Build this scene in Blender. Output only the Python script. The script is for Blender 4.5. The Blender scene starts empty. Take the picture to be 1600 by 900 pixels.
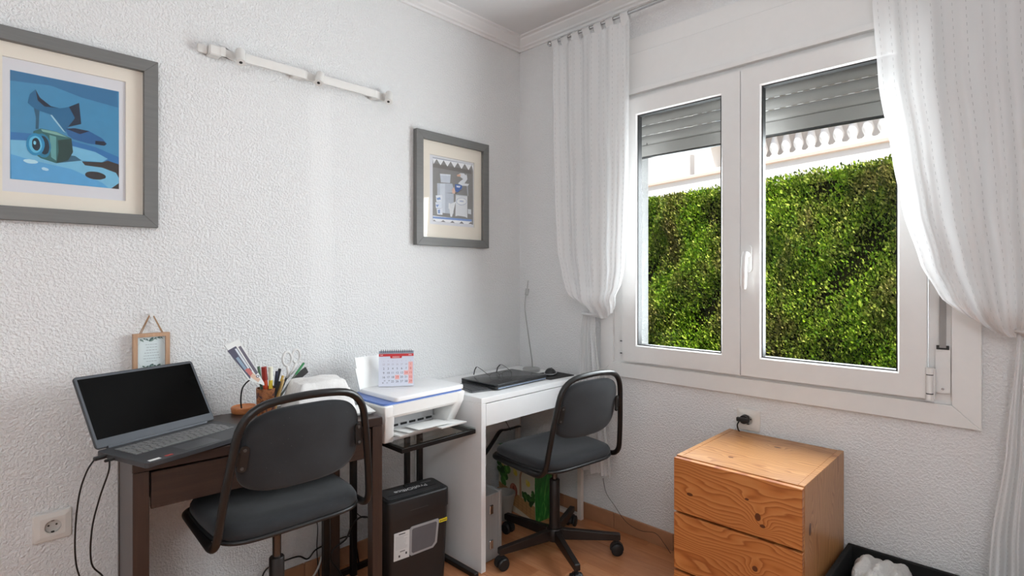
import bpy, bmesh, math, random
import numpy as np
from mathutils import Vector, Matrix
random.seed(7); rng = np.random.default_rng(7)
SC = bpy.context.scene; COL = SC.collection
R = math.radians
# ------------------------------------------------------------ camera, world, sun, window light, exposure
cam_d = bpy.data.cameras.new('camera'); cam = bpy.data.objects.new('camera', cam_d); COL.objects.link(cam)
cam.location = (-2.316, -2.192, 1.273); cam.rotation_euler = (R(90), 0, R(44.25 - 90))
cam_d.sensor_width = 36; cam_d.lens = 842/1600*36; cam_d.shift_y = -18/1600; cam_d.clip_start = .02
SC.camera = cam
SC.view_settings.view_transform = 'Standard'; SC.view_settings.look = 'None'
SC.view_settings.gamma = 1; SC.view_settings.use_curve_mapping = False
SC.view_settings.exposure = 0.38
world = bpy.data.worlds.new('world'); SC.world = world; world.use_nodes = True
wn = world.node_tree; wn.nodes.clear()
sky = wn.nodes.new('ShaderNodeTexSky'); sky.sky_type = 'NISHITA'; sky.sun_disc = False
sky.sun_elevation = R(52); sky.sun_rotation = R(225); sky.air_density = 1.0; sky.dust_density = 2.5
bgn = wn.nodes.new('ShaderNodeBackground'); bgn.inputs['Strength'].default_value = .16
won = wn.nodes.new('ShaderNodeOutputWorld')
wn.links.new(sky.outputs[0], bgn.inputs[0]); wn.links.new(bgn.outputs[0], won.inputs[0])
def light(name, kind, loc, energy, color=(1,1,1), look=None, size=None):
    d = bpy.data.lights.new(name, kind); d.energy = energy; d.color = color
    o = bpy.data.objects.new(name, d); COL.objects.link(o); o.location = loc
    if look is not None:
        o.rotation_euler = Vector(look).to_track_quat('-Z', 'Y').to_euler()
    if size and kind == 'AREA':
        d.shape = 'RECTANGLE'; d.size, d.size_y = size
    return o
sun = light('sun', 'SUN', (0, 0, 8), 6.8, (1.0, .96, .88), look=(.52, .50, -1.0)); sun.data.angle = R(.6)
# daylight entering through the window opening
win_light = light('window_daylight', 'AREA', (.112, -1.33, 1.41), 45, (.90, .955, 1.0), look=(-1, .10, .04), size=(1.12, .92))
FILL = 26.0      # radiance of the added fill globe
# ------------------------------------------------------------ helpers
def deselect(o): return o
class NT:
    """tiny node-graph writer"""
    def __init__(s, name):
        s.m = bpy.data.materials.new(name); s.m.use_nodes = True; s.t = s.m.node_tree; s.t.nodes.clear()
        s.out = s.n('ShaderNodeOutputMaterial')
    def n(s, typ, **kw):
        x = s.t.nodes.new(typ)
        for k, v in kw.items(): setattr(x, k, v)
        return x
    def set(s, sock, v):
        if isinstance(v, bpy.types.NodeSocket): s.t.links.new(v, sock)
        else: sock.default_value = v
    def math(s, op, a, b=0.0, c=None, clamp=False):
        x = s.n('ShaderNodeMath', operation=op); x.use_clamp = clamp
        s.set(x.inputs[0], a); s.set(x.inputs[1], b)
        if c is not None: s.set(x.inputs[2], c)
        return x.outputs[0]
    def coord(s, which='Object'): return s.n('ShaderNodeTexCoord').outputs[which]
    def sep(s, v):
        x = s.n('ShaderNodeSeparateXYZ'); s.set(x.inputs[0], v); return x.outputs
    def comb(s, a, b, c):
        x = s.n('ShaderNodeCombineXYZ')
        for i, v in enumerate((a, b, c)): s.set(x.inputs[i], v)
        return x.outputs[0]
    def scale(s, v, sc):
        x = s.n('ShaderNodeVectorMath', operation='MULTIPLY'); s.set(x.inputs[0], v); s.set(x.inputs[1], sc); return x.outputs[0]
    def noise(s, v, scale, detail=3, rough=.5, dist=0.0):
        x = s.n('ShaderNodeTexNoise'); s.set(x.inputs['Vector'], v); s.set(x.inputs['Scale'], scale)
        s.set(x.inputs['Detail'], detail); s.set(x.inputs['Roughness'], rough); s.set(x.inputs['Distortion'], dist)
        return x.outputs['Fac']
    def voro(s, v, scale, feat='F1'):
        x = s.n('ShaderNodeTexVoronoi', feature=feat); s.set(x.inputs['Vector'], v); s.set(x.inputs['Scale'], scale)
        return x.outputs['Distance']
    def ramp(s, f, stops):
        x = s.n('ShaderNodeValToRGB'); s.set(x.inputs[0], f); e = x.color_ramp.elements
        while len(e) < len(stops): e.new(.5)
        for k, (p, c) in enumerate(stops):
            e[k].position = p; e[k].color = (c[0], c[1], c[2], 1) if not isinstance(c, float) else (c, c, c, 1)
        return x.outputs[0]
    def mix(s, f, a, b):
        x = s.n('ShaderNodeMix', data_type='RGBA'); s.set(x.inputs[0], f)
        s.set(x.inputs[6], a if isinstance(a, bpy.types.NodeSocket) else (*a[:3], 1))
        s.set(x.inputs[7], b if isinstance(b, bpy.types.NodeSocket) else (*b[:3], 1)); return x.outputs[2]
    def bump(s, h, strength, dist):
        x = s.n('ShaderNodeBump'); s.set(x.inputs['Height'], h); s.set(x.inputs['Strength'], strength); s.set(x.inputs['Distance'], dist)
        return x.outputs[0]
    def pbr(s, color, rough=.5, metal=0.0, normal=None, spec=.5, **kw):
        x = s.n('ShaderNodeBsdfPrincipled')
        s.set(x.inputs['Base Color'], color if isinstance(color, bpy.types.NodeSocket) else (*color[:3], 1))
        s.set(x.inputs['Roughness'], rough); s.set(x.inputs['Metallic'], metal); s.set(x.inputs['Specular IOR Level'], spec)
        if normal is not None: s.set(x.inputs['Normal'], normal)
        for k, v in kw.items(): s.set(x.inputs[k.replace('_', ' ')], v)
        return x.outputs[0]
    def done(s, sh): s.t.links.new(sh, s.out.inputs[0]); return s.m
def lin(r, g, b):
    f = lambda c: (c/255/12.92 if c <= 10 else ((c/255+.055)/1.055)**2.4)
    return (f(r), f(g), f(b))
def simple(name, rgb, rough=.5, metal=0.0, var=.06, vs=30, bump=0, bs=200, spec=.5):
    t = NT(name); v = t.coord(); c = lin(*rgb)
    f = t.noise(v, vs, 3)
    col = t.mix(f, tuple(x*(1-var) for x in c), tuple(min(1, x*(1+var)) for x in c))
    nrm = t.bump(t.noise(v, bs, 2), bump, .001) if bump else None
    return t.done(t.pbr(col, rough, metal, nrm, spec))
def wood(name, c1, c2, axis='x', sc=1.0, rough=.45, stretch=14, contrast=1.0, spec=.5):
    t = NT(name); v = t.coord(); st = {'x': (1, stretch, stretch), 'y': (stretch, 1, stretch), 'z': (stretch, stretch, 1)}[axis]
    vv = t.scale(v, tuple(q*sc for q in st))
    f = t.noise(vv, 3.0, 5, .6, .6); g = t.noise(vv, 11.0, 2, .5)
    h = t.math('ADD', t.math('MULTIPLY', f, .75), t.math('MULTIPLY', g, .25))
    col = t.ramp(h, [(.5-.22/contrast, lin(*c1)), (.5+.22/contrast, lin(*c2))])
    return t.done(t.pbr(col, rough, 0, t.bump(h, .15, .001), spec))
# mesh builders ------------------------------------------------------------
def new(): return bmesh.new()
def xf(bm, verts, M):
    bmesh.ops.transform(bm, matrix=M, verts=verts)
def box(bm, x0, x1, y0, y1, z0, z1, bev=0, seg=1, M=None):
    r = bmesh.ops.create_cube(bm, size=1); vs = r['verts']
    xf(bm, vs, Matrix.Translation(((x0+x1)/2, (y0+y1)/2, (z0+z1)/2)) @ Matrix.Diagonal((abs(x1-x0), abs(y1-y0), abs(z1-z0), 1)))
    if bev:
        es = list({e for v in vs for e in v.link_edges})
        rb = bmesh.ops.bevel(bm, geom=es, offset=bev, segments=seg, profile=.5, affect='EDGES')
        vs = list({v for f in rb['faces'] for v in f.verts} | {v for v in vs if v.is_valid})
    if M is not None: xf(bm, vs, M)
    return vs
def cyl(bm, p0, p1, r0, r1=None, n=16, caps=True):
    r1 = r0 if r1 is None else r1; p0, p1 = Vector(p0), Vector(p1); d = p1-p0
    r = bmesh.ops.create_cone(bm, cap_ends=caps, segments=n, radius1=r0, radius2=r1, depth=d.length)
    xf(bm, r['verts'], Matrix.Translation((p0+p1)/2) @ d.to_track_quat('Z', 'Y').to_matrix().to_4x4()); return r['verts']
def tube(bm, pts, rad, n=10, closed=False, cap=True, flat=None):
    pts = [Vector(p) for p in pts]; N = len(pts); rings = []; up = None
    for i, p in enumerate(pts):
        a = pts[(i-1) % N] if (closed or i > 0) else p; b = pts[(i+1) % N] if (closed or i < N-1) else p
        t = (b-a).normalized()
        if up is None:
            up = Vector((0, 0, 1)) if abs(t.z) < .9 else Vector((1, 0, 0))
        s = t.cross(up)
        if s.length < 1e-5: s = t.cross(Vector((0, 1, 0)))
        s.normalize(); up = s.cross(t).normalized()
        rr = rad[i] if isinstance(rad, (list, tuple)) else rad
        fl = 1 if flat is None else flat
        rings.append([bm.verts.new(p + s*math.cos(2*math.pi*k/n)*rr + up*math.sin(2*math.pi*k/n)*rr*fl) for k in range(n)])
    for i in range(N if closed else N-1):
        A, B = rings[i], rings[(i+1) % N]
        for k in range(n): bm.faces.new((A[k], A[(k+1) % n], B[(k+1) % n], B[k]))
    if cap and not closed:
        bm.faces.new(rings[0][::-1]); bm.faces.new(rings[-1])
    return rings
def smooth_path(pts, k=6, closed=False):
    pts = [Vector(p) for p in pts]; N = len(pts); out = []
    for i in range(N if closed else N-1):
        p0 = pts[(i-1) % N] if closed or i else pts[0]*2-pts[1]; p1 = pts[i]; p2 = pts[(i+1) % N]
        p3 = pts[(i+2) % N] if closed or i+2 < N else pts[-1]*2-pts[-2]
        for j in range(k):
            t = j/k
            out.append(.5*((2*p1)+(-p0+p2)*t+(2*p0-5*p1+4*p2-p3)*t*t+(-p0+3*p1-3*p2+p3)*t**3))
    if not closed: out.append(pts[-1])
    return out
def fillet(pts, rads, k=6):
    """polyline with rounded corners"""
    pts = [Vector(p) for p in pts]; out = [pts[0]]
    for i in range(1, len(pts)-1):
        r = rads if isinstance(rads, (int, float)) else rads[i-1]
        a = (pts[i-1]-pts[i]); b = (pts[i+1]-pts[i]); r = min(r, a.length*.49, b.length*.49)
        A = pts[i]+a.normalized()*r; B = pts[i]+b.normalized()*r
        for j in range(k+1):
            t = j/k; out.append(A*(1-t)**2 + pts[i]*2*t*(1-t) + B*t*t)
    out.append(pts[-1]); return out
def lathe(bm, prof, n=24, M=None):
    rings = []
    for r, z in prof:
        rings.append([bm.verts.new((max(r, 1e-5)*math.cos(2*math.pi*k/n), max(r, 1e-5)*math.sin(2*math.pi*k/n), z)) for k in range(n)])
    for A, B in zip(rings, rings[1:]):
        for k in range(n): bm.faces.new((A[k], A[(k+1) % n], B[(k+1) % n], B[k]))
    vs = [v for r_ in rings for v in r_]
    bm.faces.new(rings[0][::-1]); bm.faces.new(rings[-1])
    if M is not None: xf(bm, vs, M)
    return vs
def prism(bm, poly, h0, h1, plane='xy', bev=0):
    """poly of 2D points extruded between h0 and h1 on the third axis"""
    def P(a, b, h): return {'xy': (a, b, h), 'xz': (a, h, b), 'yz': (h, a, b)}[plane]
    A = [bm.verts.new(P(a, b, h0)) for a, b in poly]; B = [bm.verts.new(P(a, b, h1)) for a, b in poly]; n = len(poly)
    fs = [bm.faces.new(A[::-1]), bm.faces.new(B)]
    for k in range(n): fs.append(bm.faces.new((A[k], A[(k+1) % n], B[(k+1) % n], B[k])))
    bmesh.ops.recalc_face_normals(bm, faces=fs)
    return A+B
def srect(w, h, e=4, n=40):
    return [(math.copysign(abs(math.cos(t))**(2/e), math.cos(t))*w/2, math.copysign(abs(math.sin(t))**(2/e), math.sin(t))*h/2)
            for t in (2*math.pi*k/n for k in range(n))]
def rrect(w, h, r, k=5, cx=0, cy=0):
    out = []
    for sx, sy, a0 in ((1, 1, 0), (-1, 1, 90), (-1, -1, 180), (1, -1, 270)):
        for j in range(k+1):
            a = R(a0+90*j/k); out.append((cx+sx*(w/2-r)+r*math.cos(a), cy+sy*(h/2-r)+r*math.sin(a)))
    return out
def ell(cx, cy, rx, ry, n=20, rot=0):
    c, s = math.cos(rot), math.sin(rot); o = []
    for k in range(n):
        a = 2*math.pi*k/n; x, y = rx*math.cos(a), ry*math.sin(a); o.append((cx+x*c-y*s, cy+x*s+y*c))
    return o
def obj(name, bm, mat, parent=None, smooth=False, loc=None, recalc=True):
    if isinstance(bm, bmesh.types.BMesh):
        if recalc: bmesh.ops.recalc_face_normals(bm, faces=bm.faces[:])
        me = bpy.data.meshes.new(name); bm.to_mesh(me); bm.free()
    else: me = bm
    for m in (mat if isinstance(mat, (list, tuple)) else [mat]): me.materials.append(m)
    if smooth:
        me.polygons.foreach_set('use_smooth', [True]*len(me.polygons))
        if smooth != 'all':
            try: me.set_sharp_from_angle(angle=R(40))
            except Exception: pass
    o = bpy.data.objects.new(name, me); COL.objects.link(o)
    if parent is not None: o.parent = parent
    if loc is not None: o.location = loc
    return o
def tag(o, label=None, cat=None, group=None, kind=None):
    if label: o['label'] = label
    if cat: o['category'] = cat
    if group: o['group'] = group
    if kind: o['kind'] = kind
    return o
def thing(name, label, cat, loc=(0, 0, 0), rz=0, group=None):
    o = bpy.data.objects.new(name, None); COL.objects.link(o); o.location = loc; o.rotation_euler = (0, 0, rz); o.empty_display_size = .05
    return tag(o, label, cat, group)
def struct(name, parent=None):
    o = bpy.data.objects.new(name, None); COL.objects.link(o); o.empty_display_size = .05
    o['kind'] = 'structure'; return o
def share(o, parent, loc=(0, 0, 0), name=None):
    c = o.copy(); COL.objects.link(c); c.parent = parent; c.location = loc
    if name: c.name = name
    return c
def copy_tree(o, parent=None):
    c = o.copy(); COL.objects.link(c); c.parent = parent
    for ch in o.children: copy_tree(ch, c)
    return c
def text_mesh(s, size, depth=0.0002, align='CENTER'):
    cu = bpy.data.curves.new('txt', 'FONT'); cu.body = s; cu.size = size; cu.extrude = depth; cu.align_x = align; cu.align_y = 'CENTER'
    o = bpy.data.objects.new('txt', cu); COL.objects.link(o)
    dg = bpy.context.evaluated_depsgraph_get(); me = bpy.data.meshes.new_from_object(o.evaluated_get(dg))
    bpy.data.objects.remove(o); bpy.data.curves.remove(cu); return me
def add_mesh(bm, me, M):
    n0 = len(bm.verts); bm.from_mesh(me); bm.verts.ensure_lookup_table()
    xf(bm, bm.verts[n0:], M)
# ------------------------------------------------------------ shared materials
M_WHITE_PVC = simple('white_pvc', (232, 231, 229), .32, var=.02)
M_WHITE_LAM = simple('white_laminate', (236, 236, 236), .35, var=.02)
M_BLACK_MET = simple('black_metal', (19, 18, 18), .35, .0, var=.1)
M_BLACK_PLA = simple('black_plastic', (30, 30, 31), .45, var=.1, bump=.1, bs=900)
M_CHROME = simple('steel', (190, 190, 190), .25, 1.0, var=.04)
M_PAPER = simple('paper', (240, 240, 238), .8, var=.02)
M_GREYFRAME = wood('grey_frame_wood', (108, 108, 107), (118, 118, 116), 'x', 2, .5)
M_CABLE = simple('cable_black', (22, 22, 22), .5)
def glass_mat(name, tint=(1, 1, 1), rough=0.0, refl=.06):
    t = NT(name); tr = t.n('ShaderNodeBsdfTransparent'); tr.inputs[0].default_value = (*tint, 1)
    gl = t.n('ShaderNodeBsdfGlossy'); gl.inputs['Roughness'].default_value = rough
    lw = t.n('ShaderNodeFresnel'); lw.inputs[0].default_value = 1.45
    mx = t.n('ShaderNodeMixShader'); front = t.math('SUBTRACT', 1.0, t.n('ShaderNodeNewGeometry').outputs['Backfacing'])      # outer surface only: no false total reflection inside the unrefracted pane
    t.set(mx.inputs[0], t.math('MULTIPLY', t.math('MULTIPLY', lw.outputs[0], refl/.04, clamp=True), front))
    t.t.links.new(tr.outputs[0], mx.inputs[1]); t.t.links.new(gl.outputs[0], mx.inputs[2])
    return t.done(mx.outputs[0])
M_GLASS = glass_mat('window_glass', (.97, .98, .975), 0, .012)
M_PICGLASS = glass_mat('picture_glass', (.98, .98, .98), .02, .035)
# ============================================================ SETTING
def wall_mat(name, patch=False, strength=.55):
    t = NT(name); v = t.coord()
    a = t.noise(v, 120, 2, .5, .3); b = t.voro(v, 150); 
    h = t.math('ADD', t.math('MULTIPLY', t.ramp(a, [(.42, 0.0), (.62, 1.0)]), .8), t.math('MULTIPLY', b, .35))
    st = strength
    if patch:      # a plastered-over cable slot: smooth vertical strip below the wall bar
        x, y, z = t.sep(v)
        wob = t.math('MULTIPLY', t.math('SUBTRACT', t.noise(v, 3.0, 2), .5), .05)
        d = t.math('ABSOLUTE', t.math('ADD', t.math('ADD', x, 1.235), wob))
        inside = t.math('LESS_THAN', d, .05); below = t.math('LESS_THAN', z, 2.07)
        st = t.math('SUBTRACT', strength, t.math('MULTIPLY', t.math('MULTIPLY', inside, below), strength*.30))
    col = t.mix(t.noise(v, 1.3, 2), (.80, .80, .797), (.84, .84, .838))
    return t.done(t.pbr(col, .75, 0, t.bump(h, st, .0045), .3))
M_WALL_L = wall_mat('stucco_wall_left', True, .66); M_WALL_R = wall_mat('stucco_wall_right', False, .58)
M_CEIL = simple('ceiling_paint', (226, 226, 226), .8, var=.01)
M_MOULD = simple('moulding_paint', (232, 231, 230), .6, var=.01)
XR, YN, HC = -3.7, -3.7, 2.65
# left wall
bm = new(); box(bm, XR-.1, .30, 0, .12, 0, 2.9); tag(obj('wall_left', bm, M_WALL_L), kind='structure')
# window wall with its opening
OY0, OY1, OZ0, OZ1 = -1.975, -.678, .85, 2.30
bm = new()
box(bm, 0, .30, YN-.1, OY0, 0, 2.9); box(bm, 0, .30, OY1, 0, 0, 2.9); box(bm, 0, .30, OY0, OY1, 0, OZ0); box(bm, 0, .30, OY0, OY1, OZ1, 2.9)
tag(obj('wall_right', bm, M_WALL_R), kind='structure')
bm = new(); box(bm, XR-.12, XR, YN-.1, .12, 0, 2.9); tag(obj('wall_rear', bm, M_WALL_R), kind='structure')
bm = new(); box(bm, XR, 0, YN-.12, YN, 0, 2.9); tag(obj('wall_near', bm, M_WALL_R), kind='structure')
bm = new(); box(bm, XR-.12, .30, YN-.12, .12, HC, 2.95); tag(obj('ceiling', bm, M_CEIL), kind='structure')
# plaster cornice: profile (out from wall, z)
prof = [(0, 2.592), (.012, 2.592), (.016, 2.602), (.026, 2.606), (.030, 2.614), (.060, 2.634), (.064, 2.640), (.082, 2.642), (.084, 2.651), (0, 2.651)]
bm = new(); prism(bm, [(-o, z) for o, z in prof], YN, 0, 'xz'); tag(obj('trim_1', bm, M_MOULD), kind='structure')   # along window wall (extruded in y)
bm = new(); prism(bm, [(-o, z) for o, z in prof], XR, 0, 'yz'); tag(obj('trim_2', bm, M_MOULD), kind='structure')
# laminate floor: each plank its own piece
t = NT('laminate'); v = t.coord(); gi = t.n('ShaderNodeObjectInfo').outputs['Random']
vv = t.scale(v, (16, 1.6, 1)); off = t.comb(t.math('MULTIPLY', gi, 37), t.math('MULTIPLY', gi, 11), 0)
ad = t.n('ShaderNodeVectorMath', operation='ADD'); t.set(ad.inputs[0], vv); t.set(ad.inputs[1], off)
f = t.noise(ad.outputs[0], 2.2, 5, .6, .8)
x, y, z = t.sep(v)
strip = t.math('FLOOR', t.math('DIVIDE', t.math('ADD', x, 10), .0633)); sn = t.noise(t.comb(t.math('MULTIPLY', strip, 7.3), t.math('FLOOR', t.math('ADD', t.math('MULTIPLY', y, 2.6), t.math('MULTIPLY', strip, .37))), gi), 5.1, 0)
k = t.math('ADD', t.math('MULTIPLY', f, .6), t.math('MULTIPLY', sn, .4))
col = t.ramp(k, [(.32, lin(176, 112, 72)), (.5, lin(196, 132, 90)), (.68, lin(212, 152, 110))])
M_LAM = t.done(t.pbr(col, .28, 0, None, .5))
M_SUB = simple('plank_joint', (84, 52, 34), .8)
bm = new(); box(bm, XR-.12, .30, YN-.12, .12, -.12, -.008); fl = tag(obj('floor', bm, M_SUB), kind='structure')
PW, PL = .19, 1.21
bm = new(); box(bm, .0005, PW-.0005, .0005, PL-.0005, -.009, 0, .0012); plank = None
nx = int(-XR/PW)+1
for i in range(nx):
    o0 = [0, .43, .81, .22, .64][i % 5]
    for j in range(-1, 4):
        x0, y0 = -PW*(i+1)+.012, -PL*(j+1)+o0-.35
        ya, yb = max(y0, YN), min(y0+PL, 0.0)
        if yb-ya < .02: continue
        if plank is None and yb-ya > PL-.001:
            plank = obj('plank', bm, M_LAM, fl, loc=(x0, y0, 0))
        elif yb-ya > PL-.001: share(plank, fl, (x0, y0, 0))
        else:
            b2 = new(); box(b2, .0005, PW-.0005, .0005, yb-ya-.0005, -.009, 0, .0012); obj('plank', b2, M_LAM, fl, loc=(x0, ya, 0))
# ceramic skirting tiles
M_TILE = simple('skirting_tile', (172, 124, 92), .4, var=.22, vs=14)
for nm, L, axis in (('baseboard_left', -XR, 'x'), ('baseboard_right', -YN, 'y')):
    b = struct(nm); first = None; n = int(L/.325)
    for i in range(n):
        a = -.012-(i+1)*.325
        if first is None:
            bm = new()
            if axis == 'x': box(bm, .001, .324, -.011, 0, 0, .080, .0035, 2)
            else: box(bm, -.011, 0, .001, .324, 0, .080, .0035, 2)
            first = obj('tile', bm, M_TILE, b, loc=(a, 0, 0) if axis == 'x' else (0, a, 0))
        else: share(first, b, (a, 0, 0) if axis == 'x' else (0, a, 0))
# ------------------------------------------------------------ window
win = struct('window_1')
def frame4(bm, y0, y1, z0, z1, w, x0, x1, bev=.003, sides='lrtb'):
    """mitred rectangular frame from outer rect; y0<y1"""
    O = [(y0, z0), (y1, z0), (y1, z1), (y0, z1)]; I = [(y0+w, z0+w), (y1-w, z0+w), (y1-w, z1-w), (y0+w, z1-w)]
    for k in range(4):
        j = (k+1) % 4; prism(bm, [O[k], O[j], I[j], I[k]], x0, x1, 'yz')
def piece(name, poly, x0, x1, mat, parent, plane='yz', bev=.0025):
    bm = new(); prism(bm, poly, x0, x1, plane)
    bmesh.ops.bevel(bm, geom=bm.edges[:], offset=bev, segments=2, profile=.5, affect='EDGES')
    return obj(name, bm, mat, parent)
# architrave round the opening
ty0, ty1, iy0, iy1, tz0, iz0 = -2.065, -.588, -1.989, -.664, .775, .845
piece('architrave', [(ty0, tz0), (ty1, tz0), (iy1, iz0), (iy0, iz0)], -.020, 0, M_WHITE_PVC, win)
piece('architrave', [(ty0, tz0), (iy0, iz0), (iy0, 2.34), (ty0, 2.34)], -.020, 0, M_WHITE_PVC, win)
piece('architrave', [(ty1, tz0), (iy1, iz0), (iy1, 2.34), (ty1, 2.34)], -.020, 0, M_WHITE_PVC, win)
# shutter box cover panels above the sashes
piece('shutter_box_cover', [(iy0, 2.185), (iy1, 2.185), (iy1, 2.36), (iy0, 2.36)], -.016, .01, M_WHITE_PVC, win)
piece('shutter_box_lip', [(iy0, 2.160), (iy1, 2.160), (iy1, 2.184), (iy0, 2.184)], -.030, .01, M_WHITE_PVC, win)
piece('shutter_box_cover', [(ty0, 2.361), (ty1, 2.361), (ty1, 2.44), (ty0, 2.44)], -.012, .0, M_WHITE_PVC, win)
# fixed frame
bm = new(); frame4(bm, iy0, iy1, iz0, 2.165, .062, -.006, .06); obj('fixed_frame', bm, M_WHITE_PVC, win)
M_GASKET = simple('gasket', (18, 18, 18), .6)
def sash(y0, y1):
    z0, z1, w = .860, 2.134, .076
    O = [(y0, z0), (y1, z0), (y1, z1), (y0, z1)]; I = [(y0+w, z0+w), (y1-w, z0+w), (y1-w, z1-w), (y0+w, z1-w)]
    bm = new()
    for k in range(4):
        j = (k+1) % 4
        vs = prism(bm, [O[k], O[j], I[j], I[k]], -.034, .009, 'yz')
    s = obj('sash', bm, M_WHITE_PVC, win)
    # glazing bead: bevelled strip inside the frame, then a dark gasket line
    bm = new(); b = .006
    I2 = [(a+(b if a < (y0+y1)/2 else -b), z+(b if z < (z0+z1)/2 else -b)) for a, z in I]
    for k in range(4):
        j = (k+1) % 4
        A = [bm.verts.new((-.034, *I[k])), bm.verts.new((-.034, *I[j])), bm.verts.new((-.027, *I2[j])), bm.verts.new((-.027, *I2[k]))]
        B = [bm.verts.new((.004, *I[k])), bm.verts.new((.004, *I[j])), bm.verts.new((.004, *I2[j])), bm.verts.new((.004, *I2[k]))]
        bm.faces.new(A); bm.faces.new(B[::-1])
        for q in range(4): bm.faces.new((A[q], A[(q+1) % 4], B[(q+1) % 4], B[q]))
    obj('glazing_bead', bm, M_WHITE_PVC, s)
    bm = new(); frame4(bm, y0+w+b, y1-w-b, z0+w+b, z1-w-b, .004, -.0265, .006); obj('gasket', bm, M_GASKET, s)
    bm = new(); box(bm, -.022, -.017, y0+w+b-.002, y1-w-b+.002, z0+w+b-.002, z1-w-b+.002); obj('pane', bm, M_GLASS, s)
    return s
sashL = sash(-1.3015, -.727); sashR = sash(-1.925, -1.3045)
# handle on the right sash
bm = new(); prism(bm, rrect(.030, .112, .014, 5, -1.338, 1.346), -.045, -.034, 'yz'); h0 = obj('handle_plate', bm, M_WHITE_PVC, sashR)
bm = new(); cyl(bm, (-.045, -1.338, 1.362), (-.075, -1.338, 1.362), .011, .011, 16)
tube(bm, [(-.068, -1.338, 1.372), (-.078, -1.337, 1.350), (-.080, -1.335, 1.30), (-.078, -1.333, 1.235), (-.074, -1.333, 1.222)], [.011, .0125, .0125, .012, .008], 12)
obj('handle', bm, M_WHITE_PVC, sashR, smooth=True)
# hinges
def hinge(y, z, nm='hinge'):
    bm = new(); cyl(bm, (-.042, y, z-.055), (-.042, y, z-.034), .011); cyl(bm, (-.042, y, z-.031), (-.042, y, z+.030), .0095); cyl(bm, (-.042, y, z+.033), (-.042, y, z+.055), .011)
    box(bm, -.036, -.02, y-.014, y+.010, z-.05, z+.05)
    h = obj(nm, bm, M_WHITE_PVC, win, smooth=True)
    bm = new()
    for q in (-.0325, .0315): cyl(bm, (-.042, y, z+q-.0018), (-.042, y, z+q+.0018), .0100)
    obj('hinge_ring', bm, M_BLACK_PLA, h)
hinge(-1.934, .912); hinge(-1.934, 2.06)
for zz in (.895, .955):
    bm = new(); box(bm, -.037, -.030, -.727, -.716, zz-.002, zz+.002); obj('hinge_pin', bm, M_BLACK_PLA, win)
# exterior sill
bm = new(); box(bm, .062, .36, OY0, OY1, .80, .858, .004); obj('outer_sill', bm, simple('sill_stone', (196, 192, 186), .7), win)
# ------------------------------------------------------------ roller shutter (partly down) and its strap
M_SHUT = simple('shutter_slat', (122, 120, 117), .5, var=.02)
M_SHUT_SLOT = simple('shutter_slot', (236, 236, 236), .6)
sh = thing('roller_shutter', 'grey-white slatted roller shutter lowered a little way outside the window', 'roller shutter', (.135, -1.3265, 1.885))
bm = new(); box(bm, -.007, .009, -.644, .644, 0, .056, .002); obj('bottom_rail', bm, M_SHUT, sh)
bm = new(); box(bm, -.0075, .0095, -.644, .644, -.008, -.0005, .001); obj('rubber_seal', bm, M_GASKET, sh)
bm = new()
prof = [(-.002, 0), (-.007, .008), (-.010, .020), (-.010, .030), (-.007, .042), (-.002, .048), (.004, .048), (.004, 0)]
prism(bm, prof, -.644, .644, 'xz'); slat = None
for i in range(7):
    z = .0575+i*.0515
    if slat is None: slat = obj('slat', bm, M_SHUT, sh, loc=(0, 0, z), smooth=True)
    else: share(slat, sh, (0, 0, z))
slot = None
for q in range(3):
    for i in range(28):
        p = (0, -.63+i*.046, .0575+q*.0515)
        if slot is None: bm = new(); box(bm, -.004, .0035, 0, .022, .0485, .0508); slot = obj('light_slot', bm, M_SHUT_SLOT, sh, loc=p)
        else: share(slot, sh, p)
bm = new(); cyl(bm, (-.016, .56, .062), (-.006, .56, .062), .006); obj('stop_button', bm, M_SHUT, sh, smooth=True)
st = thing('shutter_strap', 'grey shutter pull strap running into a white winder plate on the window frame', 'strap', (-.006, -1.966, .862))
bm = new(); prism(bm, rrect(.040, .155, .006, 4, 0, .0975), -.009, -.001, 'yz'); obj('winder_plate', bm, M_WHITE_PVC, st)
bm = new(); box(bm, -.012, -.0095, -.017, .017, .166, .180, .001); obj('slot', bm, M_BLACK_PLA, st)
bm = new(); box(bm, -.013, -.0115, -.009, .009, .172, 1.25); obj('strap', bm, simple('strap_grey', (150, 148, 146), .8, bump=.2, bs=700), st)
bm = new(); cyl(bm, (-.0115, 0, .034), (-.009, 0, .034), .004); obj('screw', bm, M_CHROME, st)
# ------------------------------------------------------------ globe fill lamp added behind the camera, unseen, to brighten the room
cl = thing('fill_lamp', 'unseen white globe hung from the ceiling, added as fill light', 'fill lamp', (-2.95, -2.75, HC))
bm = new(); lathe(bm, [(.0, 0), (.05, 0), (.05, -.02), (.01, -.03), (.0, -.03)], 24); obj('ceiling_rose', bm, M_WHITE_PVC, cl, smooth=True)
bm = new(); cyl(bm, (0, 0, -.03), (0, 0, -.36), .003); obj('flex', bm, M_WHITE_PVC, cl)
t = NT('fill_globe'); em = t.n('ShaderNodeEmission'); em.inputs['Color'].default_value = (.92, .96, 1, 1); em.inputs['Strength'].default_value = FILL; M_DIFF = t.done(em.outputs[0])
bm = new(); bmesh.ops.create_uvsphere(bm, u_segments=32, v_segments=18, radius=.17); xf(bm, bm.verts[:], Matrix.Translation((0, 0, -.53))); obj('globe', bm, M_DIFF, cl, smooth='all')
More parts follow.
